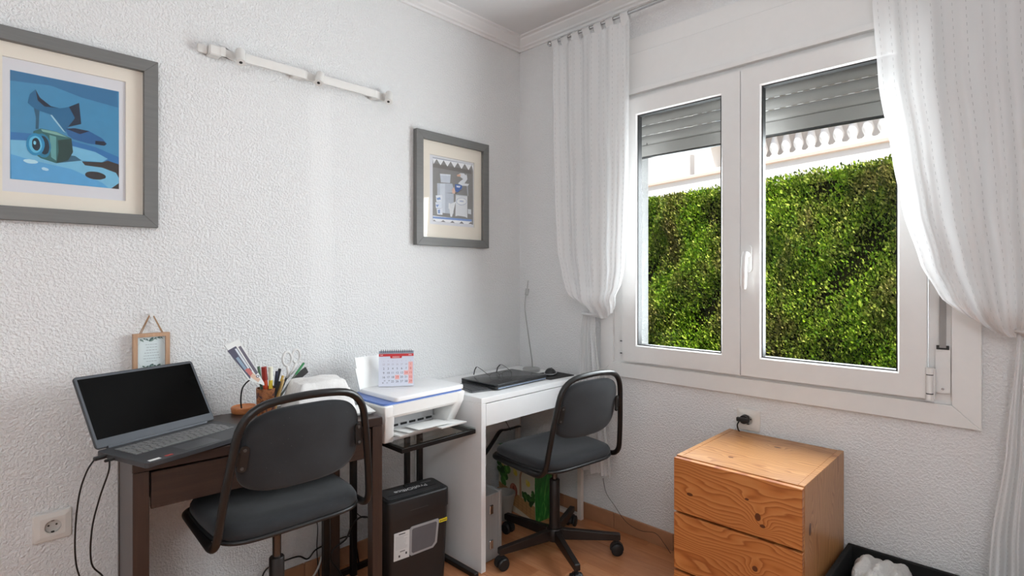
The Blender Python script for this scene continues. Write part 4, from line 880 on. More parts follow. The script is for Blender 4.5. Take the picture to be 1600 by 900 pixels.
# body is a shell: side cheeks flare towards the top
def cheek(s):
    bm = new(); X = s*PW_/2
    pts = [(X*.84, .050, 0), (X*.86, PD_, 0), (X, PD_, PH_), (X, 0, PH_), (X*.985, .004, PH_*.74)]
    inn = [(p[0]-s*.045, p[1], p[2]) for p in pts]
    A = [bm.verts.new(p) for p in pts]; B = [bm.verts.new(p) for p in inn]
    bm.faces.new(A); bm.faces.new(B[::-1])
    for k in range(5): bm.faces.new((A[k], A[(k+1) % 5], B[(k+1) % 5], B[k]))
    bmesh.ops.recalc_face_normals(bm, faces=bm.faces[:]); bmesh.ops.bevel(bm, geom=bm.edges[:], offset=.006, segments=3, profile=.5, affect='EDGES')
    return obj('side_body', bm, M_PRW, pr, smooth=True)
cheek(-1); cheek(1)
bm = new(); box(bm, -PW_/2+.076, PW_/2-.076, .126, PD_-.001, .012, PH_-.004); obj('rear_body', bm, M_PRG, pr)
bm = new(); prism(bm, [(.0, PH_), (.004, PH_*.74), (.010, PH_*.68), (.125, PH_*.80), (.125, PH_)], -PW_/2+.040, PW_/2-.040, 'yz'); obj('front_panel', bm, M_PRW, pr)
bm = new(); box(bm, -PW_/2+.076, PW_/2-.076, .050, .125, .004, .020, .002); obj('tray_floor', bm, M_PRG, pr)
for i in range(6):
    bm = new(); box(bm, -.130+i*.044, -.100+i*.044, .122, .1258, .036, .044); obj('roller_slot', bm, M_BLACK_PLA, pr)
bm = new(); prism(bm, [(.120, .0205), (.010, .026), (.008, .032), (.120, .028)], -.128, .128, 'yz'); ot = obj('output_tray', bm, M_PRW, pr)
bm = new(); prism(bm, [(.050, .031), (-.052, .037), (-.054, .042), (.050, .0355)], .030, .165, 'yz'); obj('tray_extension', bm, M_PRW, ot)
bm = new(); prism(bm, rrect(PW_-.006, PD_-.010, .020, 5, 0, PD_/2+.004), PH_+.0005, PH_+.008, 'xy'); obj('blue_stripe', bm, M_PRB, pr)['label'] = 'blue stripe under the lid'
bm = new(); prism(bm, rrect(PW_-.052, PD_-.030, .018, 5, .026, PD_/2-.012), PH_+.0095, PH_+.026, 'xy'); bmesh.ops.bevel(bm, geom=[e for e in bm.edges if abs(e.verts[0].co.z-e.verts[1].co.z) < 1e-6 and e.verts[0].co.z > PH_+.02], offset=.004, segments=2, profile=.5, affect='EDGES'); obj('scanner_lid', bm, simple('lid_white', (240, 240, 241), .3, var=.01), pr, smooth=True)
bm = new(); prism(bm, [(-PW_/2+.060, PH_+.012), (-PW_/2+.045, PH_+.155), (-PW_/2+.255, PH_+.155), (-PW_/2+.250, PH_+.012)], 0, .004, 'xz'); xf(bm, bm.verts[:], Matrix.Translation((0, PD_-.028, 0)) @ Matrix.Translation((0, 0, PH_)) @ Matrix.Rotation(R(-10), 4, 'X') @ Matrix.Translation((0, 0, -PH_))); obj('paper_support', bm, M_PRW, pr)
bm = new(); prism(bm, [(-PW_/2+.050, PH_+.012), (-PW_/2+.036, PH_+.112), (-PW_/2+.050, PH_+.112), (-PW_/2+.064, PH_+.012)], 0, .008, 'xz'); xf(bm, bm.verts[:], Matrix.Translation((0, PD_-.040, 0)) @ Matrix.Translation((0, 0, PH_)) @ Matrix.Rotation(R(-10), 4, 'X') @ Matrix.Translation((0, 0, -PH_))); obj('paper_guide', bm, M_PRW, pr)
for i, (dx, dy, rz, z) in enumerate(((-.015, .095, 2, .0325), (.030, .070, -4, .0400))):
    bm = new(); box(bm, -.085, .080, -.100, .01, 0, .0008)
    xf(bm, bm.verts[:], Matrix.Rotation(R(1.5), 4, 'Z') @ Matrix.Translation((dx, dy, 0)) @ Matrix.Rotation(R(rz), 4, 'Z') @ Matrix.Rotation(R(-3.5), 4, 'X'))
    tag(obj('paper_sheet', bm, M_PAPER, None, loc=(-.992, -.425, GT+z)), ('white paper sheet lying in the printer tray underneath', 'white paper sheet lying askew on top in the printer tray')[i], 'paper')
# calendar ------------------------------------------------------------
M_CAL = simple('calendar_page', (222, 226, 240), .6, var=.01)
CA = R(-36); cw_, chh = .146, .150
ca = thing('desk_calendar', 'tent desk calendar with a red header standing on the printer', 'calendar', (-1.022, -.245, GT+PH_+.0275), CA)
slope = R(-12)
MF = Matrix.Rotation(slope, 4, 'X')
bm = new(); box(bm, -cw_/2, cw_/2, -.001, .001, 0, chh); xf(bm, bm.verts[:], MF); pgc = obj('front_page', bm, M_CAL, ca)
bm = new(); box(bm, -cw_/2, cw_/2, -.001, .001, 0, chh); xf(bm, bm.verts[:], Matrix.Translation((0, .062, 0)) @ Matrix.Rotation(-slope, 4, 'X')); obj('back_page', bm, M_CAL, ca)
bm = new(); box(bm, -cw_/2, cw_/2, .0, .062, 0, .0012); obj('foot_card', bm, M_CAL, ca)
for i in range(15):
    bm = new(); a = [(-cw_/2+.010+i*.009, .031+.0062*math.cos(q), chh*math.cos(slope)-.001+.0062*math.sin(q)) for q in [2*math.pi*k/10 for k in range(10)]]
    tube(bm, a, .0009, 5, closed=True)
    if i == 0: ring0 = obj('wire_ring', bm, M_BLACK_PLA, ca)
    else: bm.free(); share(ring0, ca, (i*.009, 0, 0))
RED = (206, 44, 50)
pol = [(RED, [(-cw_/2, .126), (cw_/2, .126), (cw_/2, .137), (-cw_/2, .137)]), (RED, [(-.024, .118), (.022, .118), (.025, .128), (-.027, .128)]), ((150, 158, 172), [(-cw_/2, .1375), (cw_/2, .1375), (cw_/2, .1495), (-cw_/2, .1495)])]
cx_ = [-.052+i*.0187 for i in range(7)]; rz_ = [.092, .074, .056, .038, .020]
PINK = (246, 186, 182)
pol.append((PINK, [(cx_[6]-.009, .010), (cx_[6]+.009, .010), (cx_[6]+.009, .102), (cx_[6]-.009, .102)]))
pol.append((PINK, [(cx_[5]-.009, .047), (cx_[5]+.009, .047), (cx_[5]+.009, .065), (cx_[5]-.009, .065)])); pol.append((PINK, [(cx_[3]-.009, .029), (cx_[3]+.009, .029), (cx_[3]+.009, .047), (cx_[3]-.009, .047)]))
o = flat_print('page_print', pol, pgc, -.0011, 0, 0, None, .00003); o.matrix_local = MF
days = [['23', '24', '25', '26', '27', '28', '1'], ['2', '3', '4', '5', '6', '7', '8'], ['9', '10', '11', '12', '13', '14', '15'], ['16', '17', '18', '19', '20', '21', '22'], ['23', '24', '25', '26', '27', '28', '29']]
groups = {'dark': [], 'red': [], 'grey': [], 'white': []}
for r_, row in enumerate(days):
    for c_i, s in enumerate(row):
        key = 'red' if c_i == 6 or s in ('14', '19') and r_ in (2, 3) else ('grey' if r_ == 0 else 'dark')
        if r_ == 4 and c_i < 2:
            groups['dark'].append((s, .0075, cx_[c_i]+.004, rz_[r_]+.004)); groups['dark'].append((('30', '31')[c_i], .0075, cx_[c_i]-.003, rz_[r_]-.005))
        else: groups[key].append((s, .0125 if r_ else .010, cx_[c_i], rz_[r_]))
for i, s in enumerate('LMXJVSD'): groups['grey'].append((s, .006, cx_[i], .106))
groups['white'].append(('MARZO', .0085, -.001, .1225)); groups['white'].append(('2026', .007, .058, .1315)); groups['white'].append(('MAR', .006, -.062, .1315))
for key, col in (('dark', (58, 66, 88)), ('red', (206, 70, 66)), ('grey', (176, 170, 184)), ('white', (246, 240, 240))):
    bm = new()
    for s, sz, x, z in groups[key]:
        me = text_mesh(s, sz, 0); add_mesh(bm, me, MF @ Matrix.Translation((x, -.00135, z)) @ Matrix.Rotation(R(90), 4, 'X')); bpy.data.meshes.remove(me)
    o = obj('calendar_figures', bm, ink(col), pgc, recalc=False); o['kind'] = 'stuff'
# ============================================================ PAPER SHREDDER
M_SHR = simple('shredder_black', (30, 30, 31), .42, var=.08, bump=.15, bs=900); M_SHR2 = simple('shredder_top', (52, 53, 55), .4)
SHZ = .388
sd = thing('paper_shredder', 'black paper shredder with a grey window standing between the two desks', 'shredder', (-1.155, -.385, 0), R(-7.5))
SW, SD = .285, .150
bm = new(); A = [bm.verts.new((x, y, 0)) for x, y in rrect(SW-.030, SD-.026, .02, 4, SW/2, SD/2)]; B = [bm.verts.new((x, y, SHZ-.075)) for x, y in rrect(SW-.006, SD-.004, .022, 4, SW/2, SD/2)]
n = len(A); bm.faces.new(A[::-1]); bm.faces.new(B)
for k in range(n): bm.faces.new((A[k], A[(k+1) % n], B[(k+1) % n], B[k]))
bn = obj('bin', bm, M_SHR, sd, smooth=True)
bm = new(); prism(bm, rrect(SW, SD, .024, 5, SW/2, SD/2), SHZ-.074, SHZ, 'xy'); bmesh.ops.bevel(bm, geom=[e for e in bm.edges if min(v.co.z for v in e.verts) > SHZ-.001], offset=.008, segments=3, profile=.5, affect='EDGES'); hdS = obj('cutter_head', bm, M_SHR, sd, smooth=True)
bm = new(); prism(bm, rrect(SW-.03, SD-.05, .012, 4, SW/2, SD/2-.004), SHZ+.0003, SHZ+.003, 'xy'); tp = obj('top_plate', bm, M_SHR2, hdS)
bm = new(); box(bm, .030, SW-.035, SD/2-.020, SD/2-.015, SHZ+.0031, SHZ+.0040); obj('paper_slot', bm, M_BLACK_PLA, tp)
bm = new(); box(bm, .200, .250, SD/2+.022, SD/2+.034, SHZ+.0031, SHZ+.0055, .001); obj('indicator', bm, simple('indicator_grey', (110, 112, 114), .4), tp)
bm = new(); box(bm, .125, .150, SD/2+.026, SD/2+.042, SHZ+.0031, SHZ+.010, .002); obj('switch', bm, M_BLACK_PLA, tp)
me = text_mesh('ProfiOffice', .034, .0002); bm = new(); add_mesh(bm, me, Matrix.Translation((SW/2, SD/2+.004, SHZ+.0033)) @ Matrix.Rotation(R(180), 4, 'Z')); lt = obj('lettering', bm, simple('lettering_silver', (240, 242, 242), .4), tp, recalc=False); lt['kind'] = 'stuff'
# front print: tilted with the bin wall (bin front leans out towards the top)
lean = math.atan2(.011, SHZ-.075)
MB = Matrix.Translation((0, .013, 0)) @ Matrix.Rotation(lean, 4, 'X')
def panel(name, poly, d, mat, parent):
    bm = new(); prism(bm, poly, -d, .004, 'xz'); xf(bm, bm.verts[:], MB); return obj(name, bm, mat, parent)
panel('window_rim', [(.098, .262), (.106, .270), (.228, .270), (.232, .262), (.224, .172), (.206, .155), (.106, .152), (.098, .160)][::-1], .0022, simple('rim_grey', (150, 151, 153), .4), bn)
panel('window', [(.108, .256), (.114, .261), (.217, .261), (.222, .255), (.214, .178), (.200, .164), (.114, .161), (.108, .167)][::-1], .0026, simple('window_grey', (92, 94, 99), .25), bn)
stk = panel('care_sticker', [(.030, .262), (.097, .262), (.097, .152), (.030, .152)], .0020, simple('sticker_pale', (206, 206, 205), .6), bn)
pol = [((60, 60, 62), [(.050, .252), (.078, .252), (.078, .256), (.050, .256)]), ((110, 110, 112), [(.056, .182), (.078, .182), (.078, .186), (.056, .186)]), ((50, 50, 52), [(.050, .162), (.057, .162), (.057, .171), (.050, .171)]), ((50, 50, 52), [(.080, .168), (.087, .168), (.087, .177), (.080, .177)])]
r = random.Random(2)
for i in range(9): z = .244-i*.006; pol.append(((166, 166, 168), [(.036, z), (.036+r.uniform(.035, .055), z), (.036+r.uniform(.035, .055), z+.0016), (.036, z+.0016)]))
o = flat_print('sticker_print', pol, stk, -.0021, 0, 0, None, .00003); o.matrix_local = MB
yl = panel('yellow_label', [(.234, .263), (.272, .263), (.272, .250), (.234, .250)], .0020, simple('label_yellow', (226, 206, 40), .5), bn)
pol = [((40, 38, 20), [(.237, .253), (.241, .253), (.241, .260), (.237, .260)])]+[((70, 64, 20), [(.2435+i*.0052, .2545), (.2475+i*.0052, .2545), (.2475+i*.0052, .2590), (.2435+i*.0052, .2590)]) for i in range(5)]
o = flat_print('label_print', pol, yl, -.0021, 0, 0, None, .00003); o.matrix_local = MB
bm = new(); box(bm, .10, .18, -.0012, .003, SHZ-.052, SHZ-.050); obj('grip_line', bm, M_SHR2, hdS)
# ============================================================ THINGS ON THE WHITE DESK
WZ = .7505
M_LAP2 = simple('closed_laptop', (40, 41, 43), .22, .2, var=.05); M_LAP2E = simple('laptop_edge_blue', (126, 138, 156), .35, .4)
l2 = thing('closed_laptop', 'closed black laptop lying on the white desk', 'laptop', (-.605, -.425, WZ), R(1.5))
bm = new(); prism(bm, rrect(.365, .242, .010, 4, .1825, .121), .004, .017, 'xy'); obj('base', bm, M_BLACK_PLA, l2)
bm = new(); prism(bm, rrect(.367, .245, .012, 4, .1825, .121), .0185, .0275, 'xy'); bmesh.ops.bevel(bm, geom=bm.edges[:], offset=.002, segments=2, profile=.5, affect='EDGES'); obj('lid', bm, M_LAP2, l2, smooth=True)
bm = new(); box(bm, .012, .355, -.0012, .001, .006, .012); obj('front_strip', bm, M_LAP2E, l2)
for q in (.02, .33):
    for y in (.02, .2):
        bm = new(); box(bm, q, q+.02, y, y+.02, 0, .0038); obj('rubber_foot', bm, M_BLACK_PLA, l2)
for i in range(4): bm = new(); box(bm, -.0008, .002, .05+i*.032, .07+i*.032, .007, .014); obj('port', bm, M_GASKET, l2)
# spectacles lying on the closed laptop, arms up
gl = thing('spectacles', 'thin metal spectacles lying lens-down on the closed laptop', 'glasses', (-.500, -.345, WZ+.0279), R(-14))
M_WIRE = simple('spectacle_wire', (70, 68, 68), .3, .8)
lensM = glass_mat('lens_glass', (.90, .91, .91), .0, .02)
for s in (-1, 1):
    rim = [(s*.034+.027*math.copysign(abs(math.cos(a))**.7, math.cos(a)), -.004+.006*math.sin(a), .0185+.0165*math.copysign(abs(math.sin(a))**.8, math.sin(a))) for a in [2*math.pi*k/24 for k in range(24)]]
    bm = new(); tube(bm, rim, .0010, 6, closed=True); rm = obj('lens_rim', bm, M_WIRE, gl, smooth='all')
    bm = new(); bm.faces.new([bm.verts.new(p) for p in rim]); obj('lens', bm, lensM, rm)
    bm = new(); tube(bm, smooth_path([(s*.062, -.004, .026), (s*.066, .010, .030), (s*.069, .070, .046), (s*.068, .115, .050), (s*.066, .138, .032), (s*.065, .150, .006)], 5), .0013, 6); tm = obj('temple', bm, M_WIRE, gl, smooth='all')
    bm = new(); tube(bm, [(s*.068, .118, .0485), (s*.066, .138, .032), (s*.065, .150, .006)], .0026, 8); obj('temple_tip', bm, M_CABLE, tm, smooth='all')
bm = new(); tube(bm, smooth_path([(-.008, -.004, .024), (0, -.005, .029), (.008, -.004, .024)], 4), .0012, 6); obj('bridge', bm, M_WIRE, gl, smooth='all')
# keyboard (half hidden by the printer)
kb = thing('keyboard', 'small grey keyboard between the printer and the closed laptop', 'keyboard', (-.640, -.300, WZ), R(76))
M_KB = simple('keyboard_grey', (92, 93, 95), .5); M_KBK = simple('keyboard_keys', (66, 67, 70), .5)
bm = new(); prism(bm, rrect(.19, .105, .008, 4), 0, .006, 'xy'); obj('case', bm, M_KB, kb)
bm = new()
for i in range(9):
    for j in range(5): box(bm, -.088+i*.0196, -.0715+i*.0196, -.046+j*.0188, -.0295+j*.0188, .0062, .0095)
o = obj('keys', bm, M_KBK, kb); o['kind'] = 'stuff'
# mouse and pad
bm = new(); prism(bm, rrect(.190, .165, .010, 4), 0, .0022, 'xy'); mp = tag(obj('mouse_pad', bm, simple('mouse_pad_black', (34, 33, 33), .8, bump=.2, bs=900), None, loc=(-.134, -.355, WZ)), 'thin black mouse pad at the window end of the white desk', 'mouse pad'); mp.rotation_euler = (0, 0, R(-4))
ms = thing('mouse', 'black and grey computer mouse on the black mouse pad', 'mouse', (-.128, -.345, WZ+.0024), R(-62))
bm = new(); bmesh.ops.create_uvsphere(bm, u_segments=24, v_segments=14, radius=1)
for v in bm.verts:
    x, y, z = v.co; v.co = (x*.031*(1-.12*max(0, y)), y*.052, max(0, z)*.036*(1-.25*y) if z > 0 else 0)
bmesh.ops.remove_doubles(bm, verts=bm.verts[:], dist=1e-5); obj('shell', bm, M_BLACK_PLA, ms, smooth='all')
bm = new(); tube(bm, [(.0308*math.cos(a), .0515*math.sin(a), .009) for a in [2*math.pi*k/32 for k in range(32)]], .0028, 6, closed=True); obj('side_band', bm, simple('mouse_grey', (150, 150, 152), .35), ms, smooth='all')
bm = new(); cyl(bm, (-.003, .026, .0275), (.003, .026, .0275), .006, .006, 12); obj('wheel', bm, M_KB, ms, smooth=True)
# gooseneck clip lamp
M_SIL = simple('silver_matte', (176, 176, 174), .4, .5)
gk = thing('gooseneck_lamp', 'slim silver gooseneck desk lamp with a tiny head in the corner', 'lamp', (-.108, -.190, WZ))
bm = new(); lathe(bm, [(.0, 0), (.046, 0), (.048, .003), (.048, .015), (.045, .018), (.0, .018)], 32); obj('base', bm, M_SIL, gk, smooth=True)
neck = smooth_path([(.020, .010, .016), (.018, .012, .06), (.008, .018, .14), (-.006, .026, .25), (-.016, .032, .34), (-.008, .036, .405), (.006, .038, .432)], 6)
bm = new(); tube(bm, neck, .0034, 8); obj('neck', bm, M_SIL, gk, smooth='all')
bm = new(); cyl(bm, (.000, .036, .420), (.012, .040, .452), .010, .011, 16); hl_ = obj('lamp_head', bm, M_SIL, gk, smooth=True)
bm = new(); cyl(bm, (.010, .040, .452), (.020, .042, .500), .0040, .0025, 10); obj('clip', bm, M_SIL, hl_, smooth=True)
# ============================================================ UNDER THE WHITE DESK
t = NT('brushed_aluminium'); v = t.coord(); M_ALU = t.done(t.pbr(t.mix(t.noise(t.scale(v, (60, 60, 1.5)), 3, 3), lin(150, 150, 150), lin(186, 186, 184)), .42, .35))
bf = thing('aluminium_case', 'grey aluminium case standing upright under the white desk', 'case', (-.7275, -.452, 0))
bm = new(); box(bm, .004, .128, .004, .39, .006, .300, .004, 2); obj('shell', bm, M_ALU, bf)
for x in (.000, .118):
    bm = new(); box(bm, x, x+.014, .0, .394, .0, .306, .002); obj('edge_frame', bm, M_ALU, bf)
for z in (.08, .235): bm = new(); box(bm, .055, .076, -.004, .004, z-.02, z+.02, .002); obj('latch', bm, M_CHROME, bf)
bm = new(); tube(bm, fillet([(.045, .13, .300), (.045, .13, .325), (.045, .26, .325), (.045, .26, .300)], .012), .006, 8); obj('handle', bm, M_BLACK_PLA, bf, smooth='all')
# reusable bag with a vegetable print
bg = thing('shopping_bag', 'reusable shopping bag with a vegetable basket print and green side', 'bag', (-.240, -.340, 0), R(-6))
M_BAGW = simple('bag_cream', (226, 216, 190), .5, var=.05); M_BAGG = None
t = NT('bag_green'); v = t.coord(); w_ = t.noise(t.scale(v, (6, 6, 2)), 4, 3, .6, 2.0)
M_BAGG = t.done(t.pbr(t.ramp(w_, [(.35, lin(28, 98, 40)), (.55, lin(44, 130, 52)), (.66, lin(104, 168, 84))]), .4))
BW, BL, BH = .170, .300, .340
def quad(name, pts, mat, parent, th=.0012):
    P4 = [Vector(p) for p in pts]; nrm = (P4[1]-P4[0]).cross(P4[2]-P4[0]).normalized()*th
    bm = new(); A = [bm.verts.new(p) for p in P4]; B = [bm.verts.new(p+nrm) for p in P4]; bm.faces.new(A); bm.faces.new(B[::-1])
    for k in range(len(A)): bm.faces.new((A[k], A[(k+1) % len(A)], B[(k+1) % len(A)], B[k]))
    return obj(name, bm, mat, parent)
fr_ = quad('front_face', [(0, 0, 0), (0, BL, 0), (-.012, BL, BH), (-.012, 0, BH)], M_BAGW, bg)
quad('side_face', [(0, 0, 0), (BW, 0, 0), (BW-.02, .010, BH), (-.012, .002, BH)], M_BAGG, bg)
quad('back_face', [(BW, 0, 0), (BW, BL, 0), (BW-.02, BL, BH), (BW-.02, .010, BH)], M_BAGW, bg)
quad('side_face', [(0, BL, 0), (BW, BL, 0), (BW-.02, BL-.01, BH), (-.012, BL-.002, BH)], M_BAGG, bg)
bm = new(); box(bm, .002, BW-.002, .002, BL-.002, .0, .003); obj('base_board', bm, M_BAGG, bg)
# print on the front face (local y,z)
def bag_print(polys):
    bm = new(); mats = []; idx = {}
    for i, (c, poly) in enumerate(polys):
        if c not in idx: idx[c] = len(mats); mats.append(ink(c))
        f = bm.faces.new([bm.verts.new((-.012*z/BH-.0016-.00006*i, y, z)) for y, z in poly]); f.material_index = idx[c]
    return obj('basket_print', bm, mats, fr_, recalc=False)
pp = []; r = random.Random(11)
for (y, z) in ((.03, .26), (.10, .29), (.05, .19), (.20, .28), (.25, .22), (.02, .31), (.15, .22)): pp.append(((232, 212, 92), ell(y, z, .018, .016, 8, r.uniform(0, 3)))); pp.append(((240, 226, 130), ell(y+.01, z+.01, .010, .012, 7)))
pp.append(((196, 152, 100), [(.0, .005), (.29, .060), (.297, .135), (.0, .085)]))
for k in range(9): pp.append(((166, 122, 76), [(.0+k*.033, .012+k*.0062), (.004+k*.033, .012+k*.0062), (.004+k*.033, .085+k*.0056), (.0+k*.033, .085+k*.0056)]))
for k in range(4): pp.append(((176, 130, 82), [(.0, .020+k*.017), (.29, .075+k*.016), (.29, .078+k*.016), (.0, .023+k*.017)]))
pp.append(((188, 148, 112), [(.10, .10), (.122, .10), (.115, .22), (.096, .26), (.088, .255), (.104, .21)]))
for (y, z, c, rr) in ((.03, .105, (40, 74, 32), .034), (.07, .110, (52, 92, 40), .030), (.02, .135, (58, 104, 44), .022), (.25, .19, (58, 116, 42), .040), (.22, .215, (86, 146, 58), .034), (.27, .22, (44, 92, 36), .030), (.24, .16, (70, 132, 50), .030)):
    for q in range(5): pp.append((c, ell(y+r.uniform(-.02, .02), z+r.uniform(-.015, .02), rr*r.uniform(.35, .6), rr*r.uniform(.5, .8), 9, r.uniform(0, 3)))); 
    pp.append(((c[0]+30, c[1]+40, c[2]+20), ell(y, z+.008, rr*.25, rr*.5, 8, r.uniform(0, 3))))
pp += [((168, 92, 70), ell(.165, .125, .032, .036, 14)), ((190, 118, 92), ell(.170, .132, .020, .024, 12)), ((150, 76, 58), ell(.165, .120, .010, .030, 10))]
bag_print(pp)
# grey bowl-shaped pot between the case and the bag
bm = new(); lathe(bm, [(.0, 0), (.034, 0), (.045, .05), (.056, .120), (.060, .125), (.060, .140), (.053, .140), (.040, .05), (.0, .012)], 28)
tag(obj('plant_pot', bm, simple('pot_grey', (156, 150, 142), .7, var=.08), None, smooth=True, loc=(-.315, -.185, 0)), 'empty grey tapered pot on the floor behind the aluminium case', 'pot')
# black strap-handled bag behind the chair seat
bb = thing('black_bag', 'soft black bag with a stiff strap, behind the far chair under the white desk', 'bag', (-.425, -.085, .0))
o = lump('bag_body', None, None, (.0, .0, .0), (.022, .055, .17), M_BLACK_PLA, 21, bb, amp=.10)
bm = new(); tube(bm, smooth_path([(.0, -.02, .30), (.06, -.03, .36), (.105, -.03, .40), (.15, -.03, .438), (.20, -.03, .436), (.31, -.02, .43)], 5), .016, 10, flat=.35); obj('strap', bm, M_BLACK_PLA, bb, smooth='all')
# ============================================================ LOOSE CABLES
cable('power_cable', 'black cable running along the skirting beneath the near chair', [(-1.50, -.030, .008), (-1.495, -.028, .08), (-1.475, -.028, .125), (-1.42, -.022, .128), (-1.345, -.022, .125), (-1.305, -.022, .100), (-1.27, -.022, .125), (-1.22, -.022, .130), (-1.12, -.022, .130), (-1.09, -.03, .09), (-1.08, -.04, .006)], .0032)
cable('thin_cable', 'thin black wire hanging down the wall under the brown desk', [(-1.268, -.012, .60), (-1.262, -.012, .40), (-1.275, -.012, .30), (-1.258, -.014, .22), (-1.262, -.016, .12), (-1.265, -.04, .03), (-1.27, -.055, .004)], .0020)
cable('white_cable', 'pale white cable curving down to the floor under the brown desk', [(-1.16, -.020, .20), (-1.20, -.020, .205), (-1.225, -.022, .18), (-1.24, -.03, .12), (-1.28, -.05, .05), (-1.36, -.07, .006), (-1.42, -.08, .005)], .0042, simple('cable_white', (206, 200, 192), .5))
cable('power_cable', 'black cable looping from the shredder past the table posts', [(-1.150, -.30, .30), (-1.165, -.215, .29), (-1.20, -.20, .265), (-1.225, -.195, .215), (-1.275, -.19, .19), (-1.285, -.185, .15), (-1.25, -.18, .09), (-1.22, -.19, .04), (-1.16, -.21, .028), (-1.11, -.21, .028)], .0036)
cable('thin_cable', 'thin black wire looping behind the tall leg end of the brown desk', [(-1.10, -.014, .46), (-1.085, -.014, .38), (-1.105, -.014, .31), (-1.09, -.014, .24), (-1.05, -.016, .19), (-.99, -.018, .16), (-.96, -.03, .05), (-.95, -.05, .004)], .0020)
cable('thin_cable', 'thin grey-black wire trailing along the skirting beneath the window', [(-.014, -.60, .24), (-.014, -.62, .17), (-.014, -.67, .12), (-.016, -.74, .06), (-.018, -.82, .045), (-.020, -.90, .060), (-.026, -.95, .03), (-.040, -.99, .004)], .0012)
cable('thin_cable', 'thin black wire hanging behind the drawer of the white desk', [(-.22, -.055, .64), (-.225, -.050, .56), (-.21, -.050, .50), (-.17, -.050, .46), (-.13, -.050, .40)], .0018)
# ============================================================ CURTAINS AND ROD
rd = thing('curtain_rod', 'thin grey metal curtain rod above the window', 'curtain rod', (-.085, 0, 2.532))
bm = new(); cyl(bm, (0, -.312, 0), (0, -2.36, 0), .0085, .0085, 14); obj('rod', bm, M_CHROME, rd, smooth=True)
for y in (-.305, -2.367):
    bm = new(); bmesh.ops.create_uvsphere(bm, u_segments=16, v_segments=10, radius=.015); xf(bm, bm.verts[:], Matrix.Translation((0, y, 0))); obj('finial', bm, M_CHROME, rd, smooth='all')
for y in (-.395, -2.28):
    bm = new(); cyl(bm, (.0, y, -.012), (.0845, y, -.012), .005, .005, 10); cyl(bm, (.079, y, -.012), (.0848, y, -.012), .018, .018, 16); cyl(bm, (0, y-.008, 0), (0, y+.008, 0), .013, .013, 14); obj('bracket', bm, M_CHROME, rd, smooth=True)
t = NT('voile'); u_ = t.coord('UV'); ux, uy, _ = t.sep(u_)
st_ = t.math('FRACT', t.math('MULTIPLY', ux, 17.0)); line = t.math('LESS_THAN', t.math('ABSOLUTE', t.math('SUBTRACT', st_, .5)), .022)
dots = t.math('LESS_THAN', t.math('FRACT', t.math('MULTIPLY', uy, 55.0)), .42); dd = t.math('MULTIPLY', line, dots)
col = t.mix(dd, (.87, .87, .87), (.50, .50, .50))
df = t.n('ShaderNodeBsdfDiffuse'); t.set(df.inputs[0], col); tl = t.n('ShaderNodeBsdfTranslucent'); t.set(tl.inputs[0], col); tp_ = t.n('ShaderNodeBsdfTransparent')
m1 = t.n('ShaderNodeMixShader'); m1.inputs[0].default_value = .24; t.t.links.new(df.outputs[0], m1.inputs[1]); t.t.links.new(tl.outputs[0], m1.inputs[2])
m2 = t.n('ShaderNodeMixShader'); t.set(m2.inputs[0], t.math('SUBTRACT', .16, t.math('MULTIPLY', dd, .14))); t.t.links.new(m1.outputs[0], m2.inputs[1]); t.t.links.new(tp_.outputs[0], m2.inputs[2])
M_VOILE = t.done(m2.outputs[0])
def interp(tab, z):
    for (z0, v0), (z1, v1) in zip(tab, tab[1:]):
        if z <= z0 and z >= z1:
            f = (z0-z)/(z0-z1) if z0 != z1 else 0; f = f*f*(3-2*f)*.35+f*.65; return v0+(v1-v0)*f
    return tab[0][1] if z > tab[0][0] else tab[-1][1]
def drape(name, parent, zt, zb, yl, yr, nf, amp, xb, ph, nu=150, nv=70, curl=None, uvs=1.0):
    V = []; UV = []; F = []
    for j in range(nv+1):
        q = j/nv; z = zt+(zb-zt)*q
        a, b = interp(yl, z), interp(yr, z); A = interp(amp, z); X = interp(xb, z)
        for i in range(nu+1):
            u = i/nu; uu = u + .012*math.sin(9*u+ph)+.006*math.sin(31*u+2*ph)
            y = a+(b-a)*uu
            w = math.sin(2*math.pi*nf*u+ph+.5*math.sin(4*u+2.1*q)) + .45*math.sin(2*math.pi*nf*2.3*u+1.7*ph+.9*q) + .2*math.sin(2*math.pi*nf*.45*u+3*q)
            x = X - A*w
            zz = z
            if curl:
                k = max(0, (q-curl[0])/(1-curl[0])); edge = 4*(u-.5)**2
                zz = z + curl[1]*edge*q**6
                x = x + curl[2]*math.sin(k*math.pi/2)**2 - curl[3]*math.sin(k*math.pi)
            V.append((x, y, zz)); UV.append((u*uvs, 1-q))
    W = nu+1
    for j in range(nv):
        for i in range(nu): F.append((j*W+i, j*W+i+1, (j+1)*W+i+1, (j+1)*W+i))
    me = bpy.data.meshes.new(name); me.from_pydata(V, [], F); uvl = me.uv_layers.new(name='UVMap')
    for l in me.loops: uvl.data[l.index].uv = UV[l.vertex_index]
    return obj(name, me, M_VOILE, parent, smooth='all')
def tabs(parent, ys):
    for y in ys:
        bm = new(); path = [(-.078, y, 2.485), (-.099, y, 2.532), (-.085, y, 2.548), (-.071, y, 2.532), (-.078, y, 2.485)]
        A = [bm.verts.new((p[0], p[1]-.022, p[2])) for p in path[:-1]]; B = [bm.verts.new((p[0], p[1]+.022, p[2])) for p in path[:-1]]
        for k in range(4): bm.faces.new((A[k], A[(k+1) % 4], B[(k+1) % 4], B[k]))
        o = obj('tab', bm, M_VOILE, parent); 
cL = thing('curtain', 'sheer white tab-top curtain tied back at the left of the window', 'curtain', (0, 0, 0), 0, 'sheer curtains')
tabs(cL, [-.345, -.41, -.48, -.55, -.62, -.69, -.775])
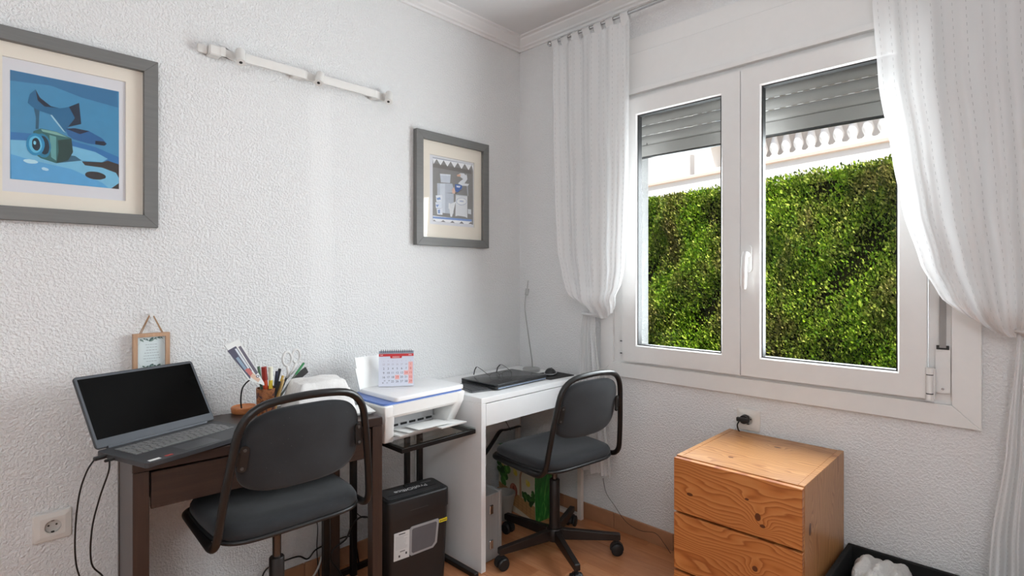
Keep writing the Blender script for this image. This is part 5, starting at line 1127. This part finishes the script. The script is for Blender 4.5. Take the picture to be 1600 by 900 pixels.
drape('upper_drape', cL, 2.500, 1.062, [(2.52, -.322), (2.0, -.335), (1.7, -.352), (1.40, -.385), (1.25, -.425), (1.15, -.468), (1.09, -.515), (1.05, -.555)], [(2.52, -.800), (1.6, -.800), (1.30, -.795), (1.20, -.780), (1.12, -.745), (1.07, -.715), (1.05, -.690)],
      4, [(2.52, .006), (2.2, .009), (1.3, .012), (1.15, .012), (1.05, .008)], [(2.52, -.085), (1.8, -.090), (1.3, -.115), (1.15, -.125), (1.05, -.095)], .6, curl=(.90, .05, .030, .014))
drape('lower_drape', cL, 1.100, .285, [(1.10, -.520), (1.0, -.505), (.72, -.492), (.285, -.475)], [(1.10, -.590), (1.0, -.592), (.72, -.628), (.285, -.705)], 4, [(1.1, .006), (.9, .012), (.285, .020)], [(1.1, -.066), (.285, -.080)], 1.9, 90, 40, uvs=.8)
bm = new(); tube(bm, [(-.066+.030*math.cos(a), -.556+.040*math.sin(a), 1.082+.004*math.sin(a)) for a in [2*math.pi*k/24 for k in range(24)]], .0075, 8, closed=True); obj('tie_band', bm, M_VOILE, cL, smooth='all')
cR = thing('curtain', 'sheer white curtain pulled aside at the right edge of the window', 'curtain', (0, 0, 0), 0, 'sheer curtains')
tabs(cR, [-1.80, -1.88, -1.96, -2.04, -2.12, -2.20, -2.28])
drape('upper_drape', cR, 2.500, 1.088, [(2.52, -1.770), (2.24, -1.778), (1.94, -1.797), (1.67, -1.838), (1.49, -1.868), (1.30, -1.916), (1.18, -1.968), (1.12, -2.015), (1.085, -2.065)], [(2.52, -2.33), (1.6, -2.33), (1.30, -2.31), (1.18, -2.28), (1.085, -2.22)],
      4.5, [(2.52, .006), (2.2, .010), (1.5, .013), (1.2, .014), (1.08, .010)], [(2.52, -.085), (1.8, -.095), (1.3, -.120), (1.15, -.130), (1.08, -.100)], 2.2, curl=(.90, .045, .030, .016), uvs=1.1)
drape('lower_drape', cR, 1.120, .285, [(1.12, -2.150), (1.05, -2.146), (.75, -2.124), (.45, -2.088), (.285, -2.080)], [(1.12, -2.225), (1.0, -2.228), (.6, -2.27), (.285, -2.31)], 4, [(1.12, .006), (.9, .012), (.285, .020)], [(1.12, -.068), (.285, -.082)], .4, 90, 40, uvs=.8)
bm = new(); tube(bm, [(-.068+.030*math.cos(a), -2.187+.042*math.sin(a), 1.105+.004*math.sin(a)) for a in [2*math.pi*k/24 for k in range(24)]], .0075, 8, closed=True); obj('tie_band', bm, M_VOILE, cR, smooth='all')
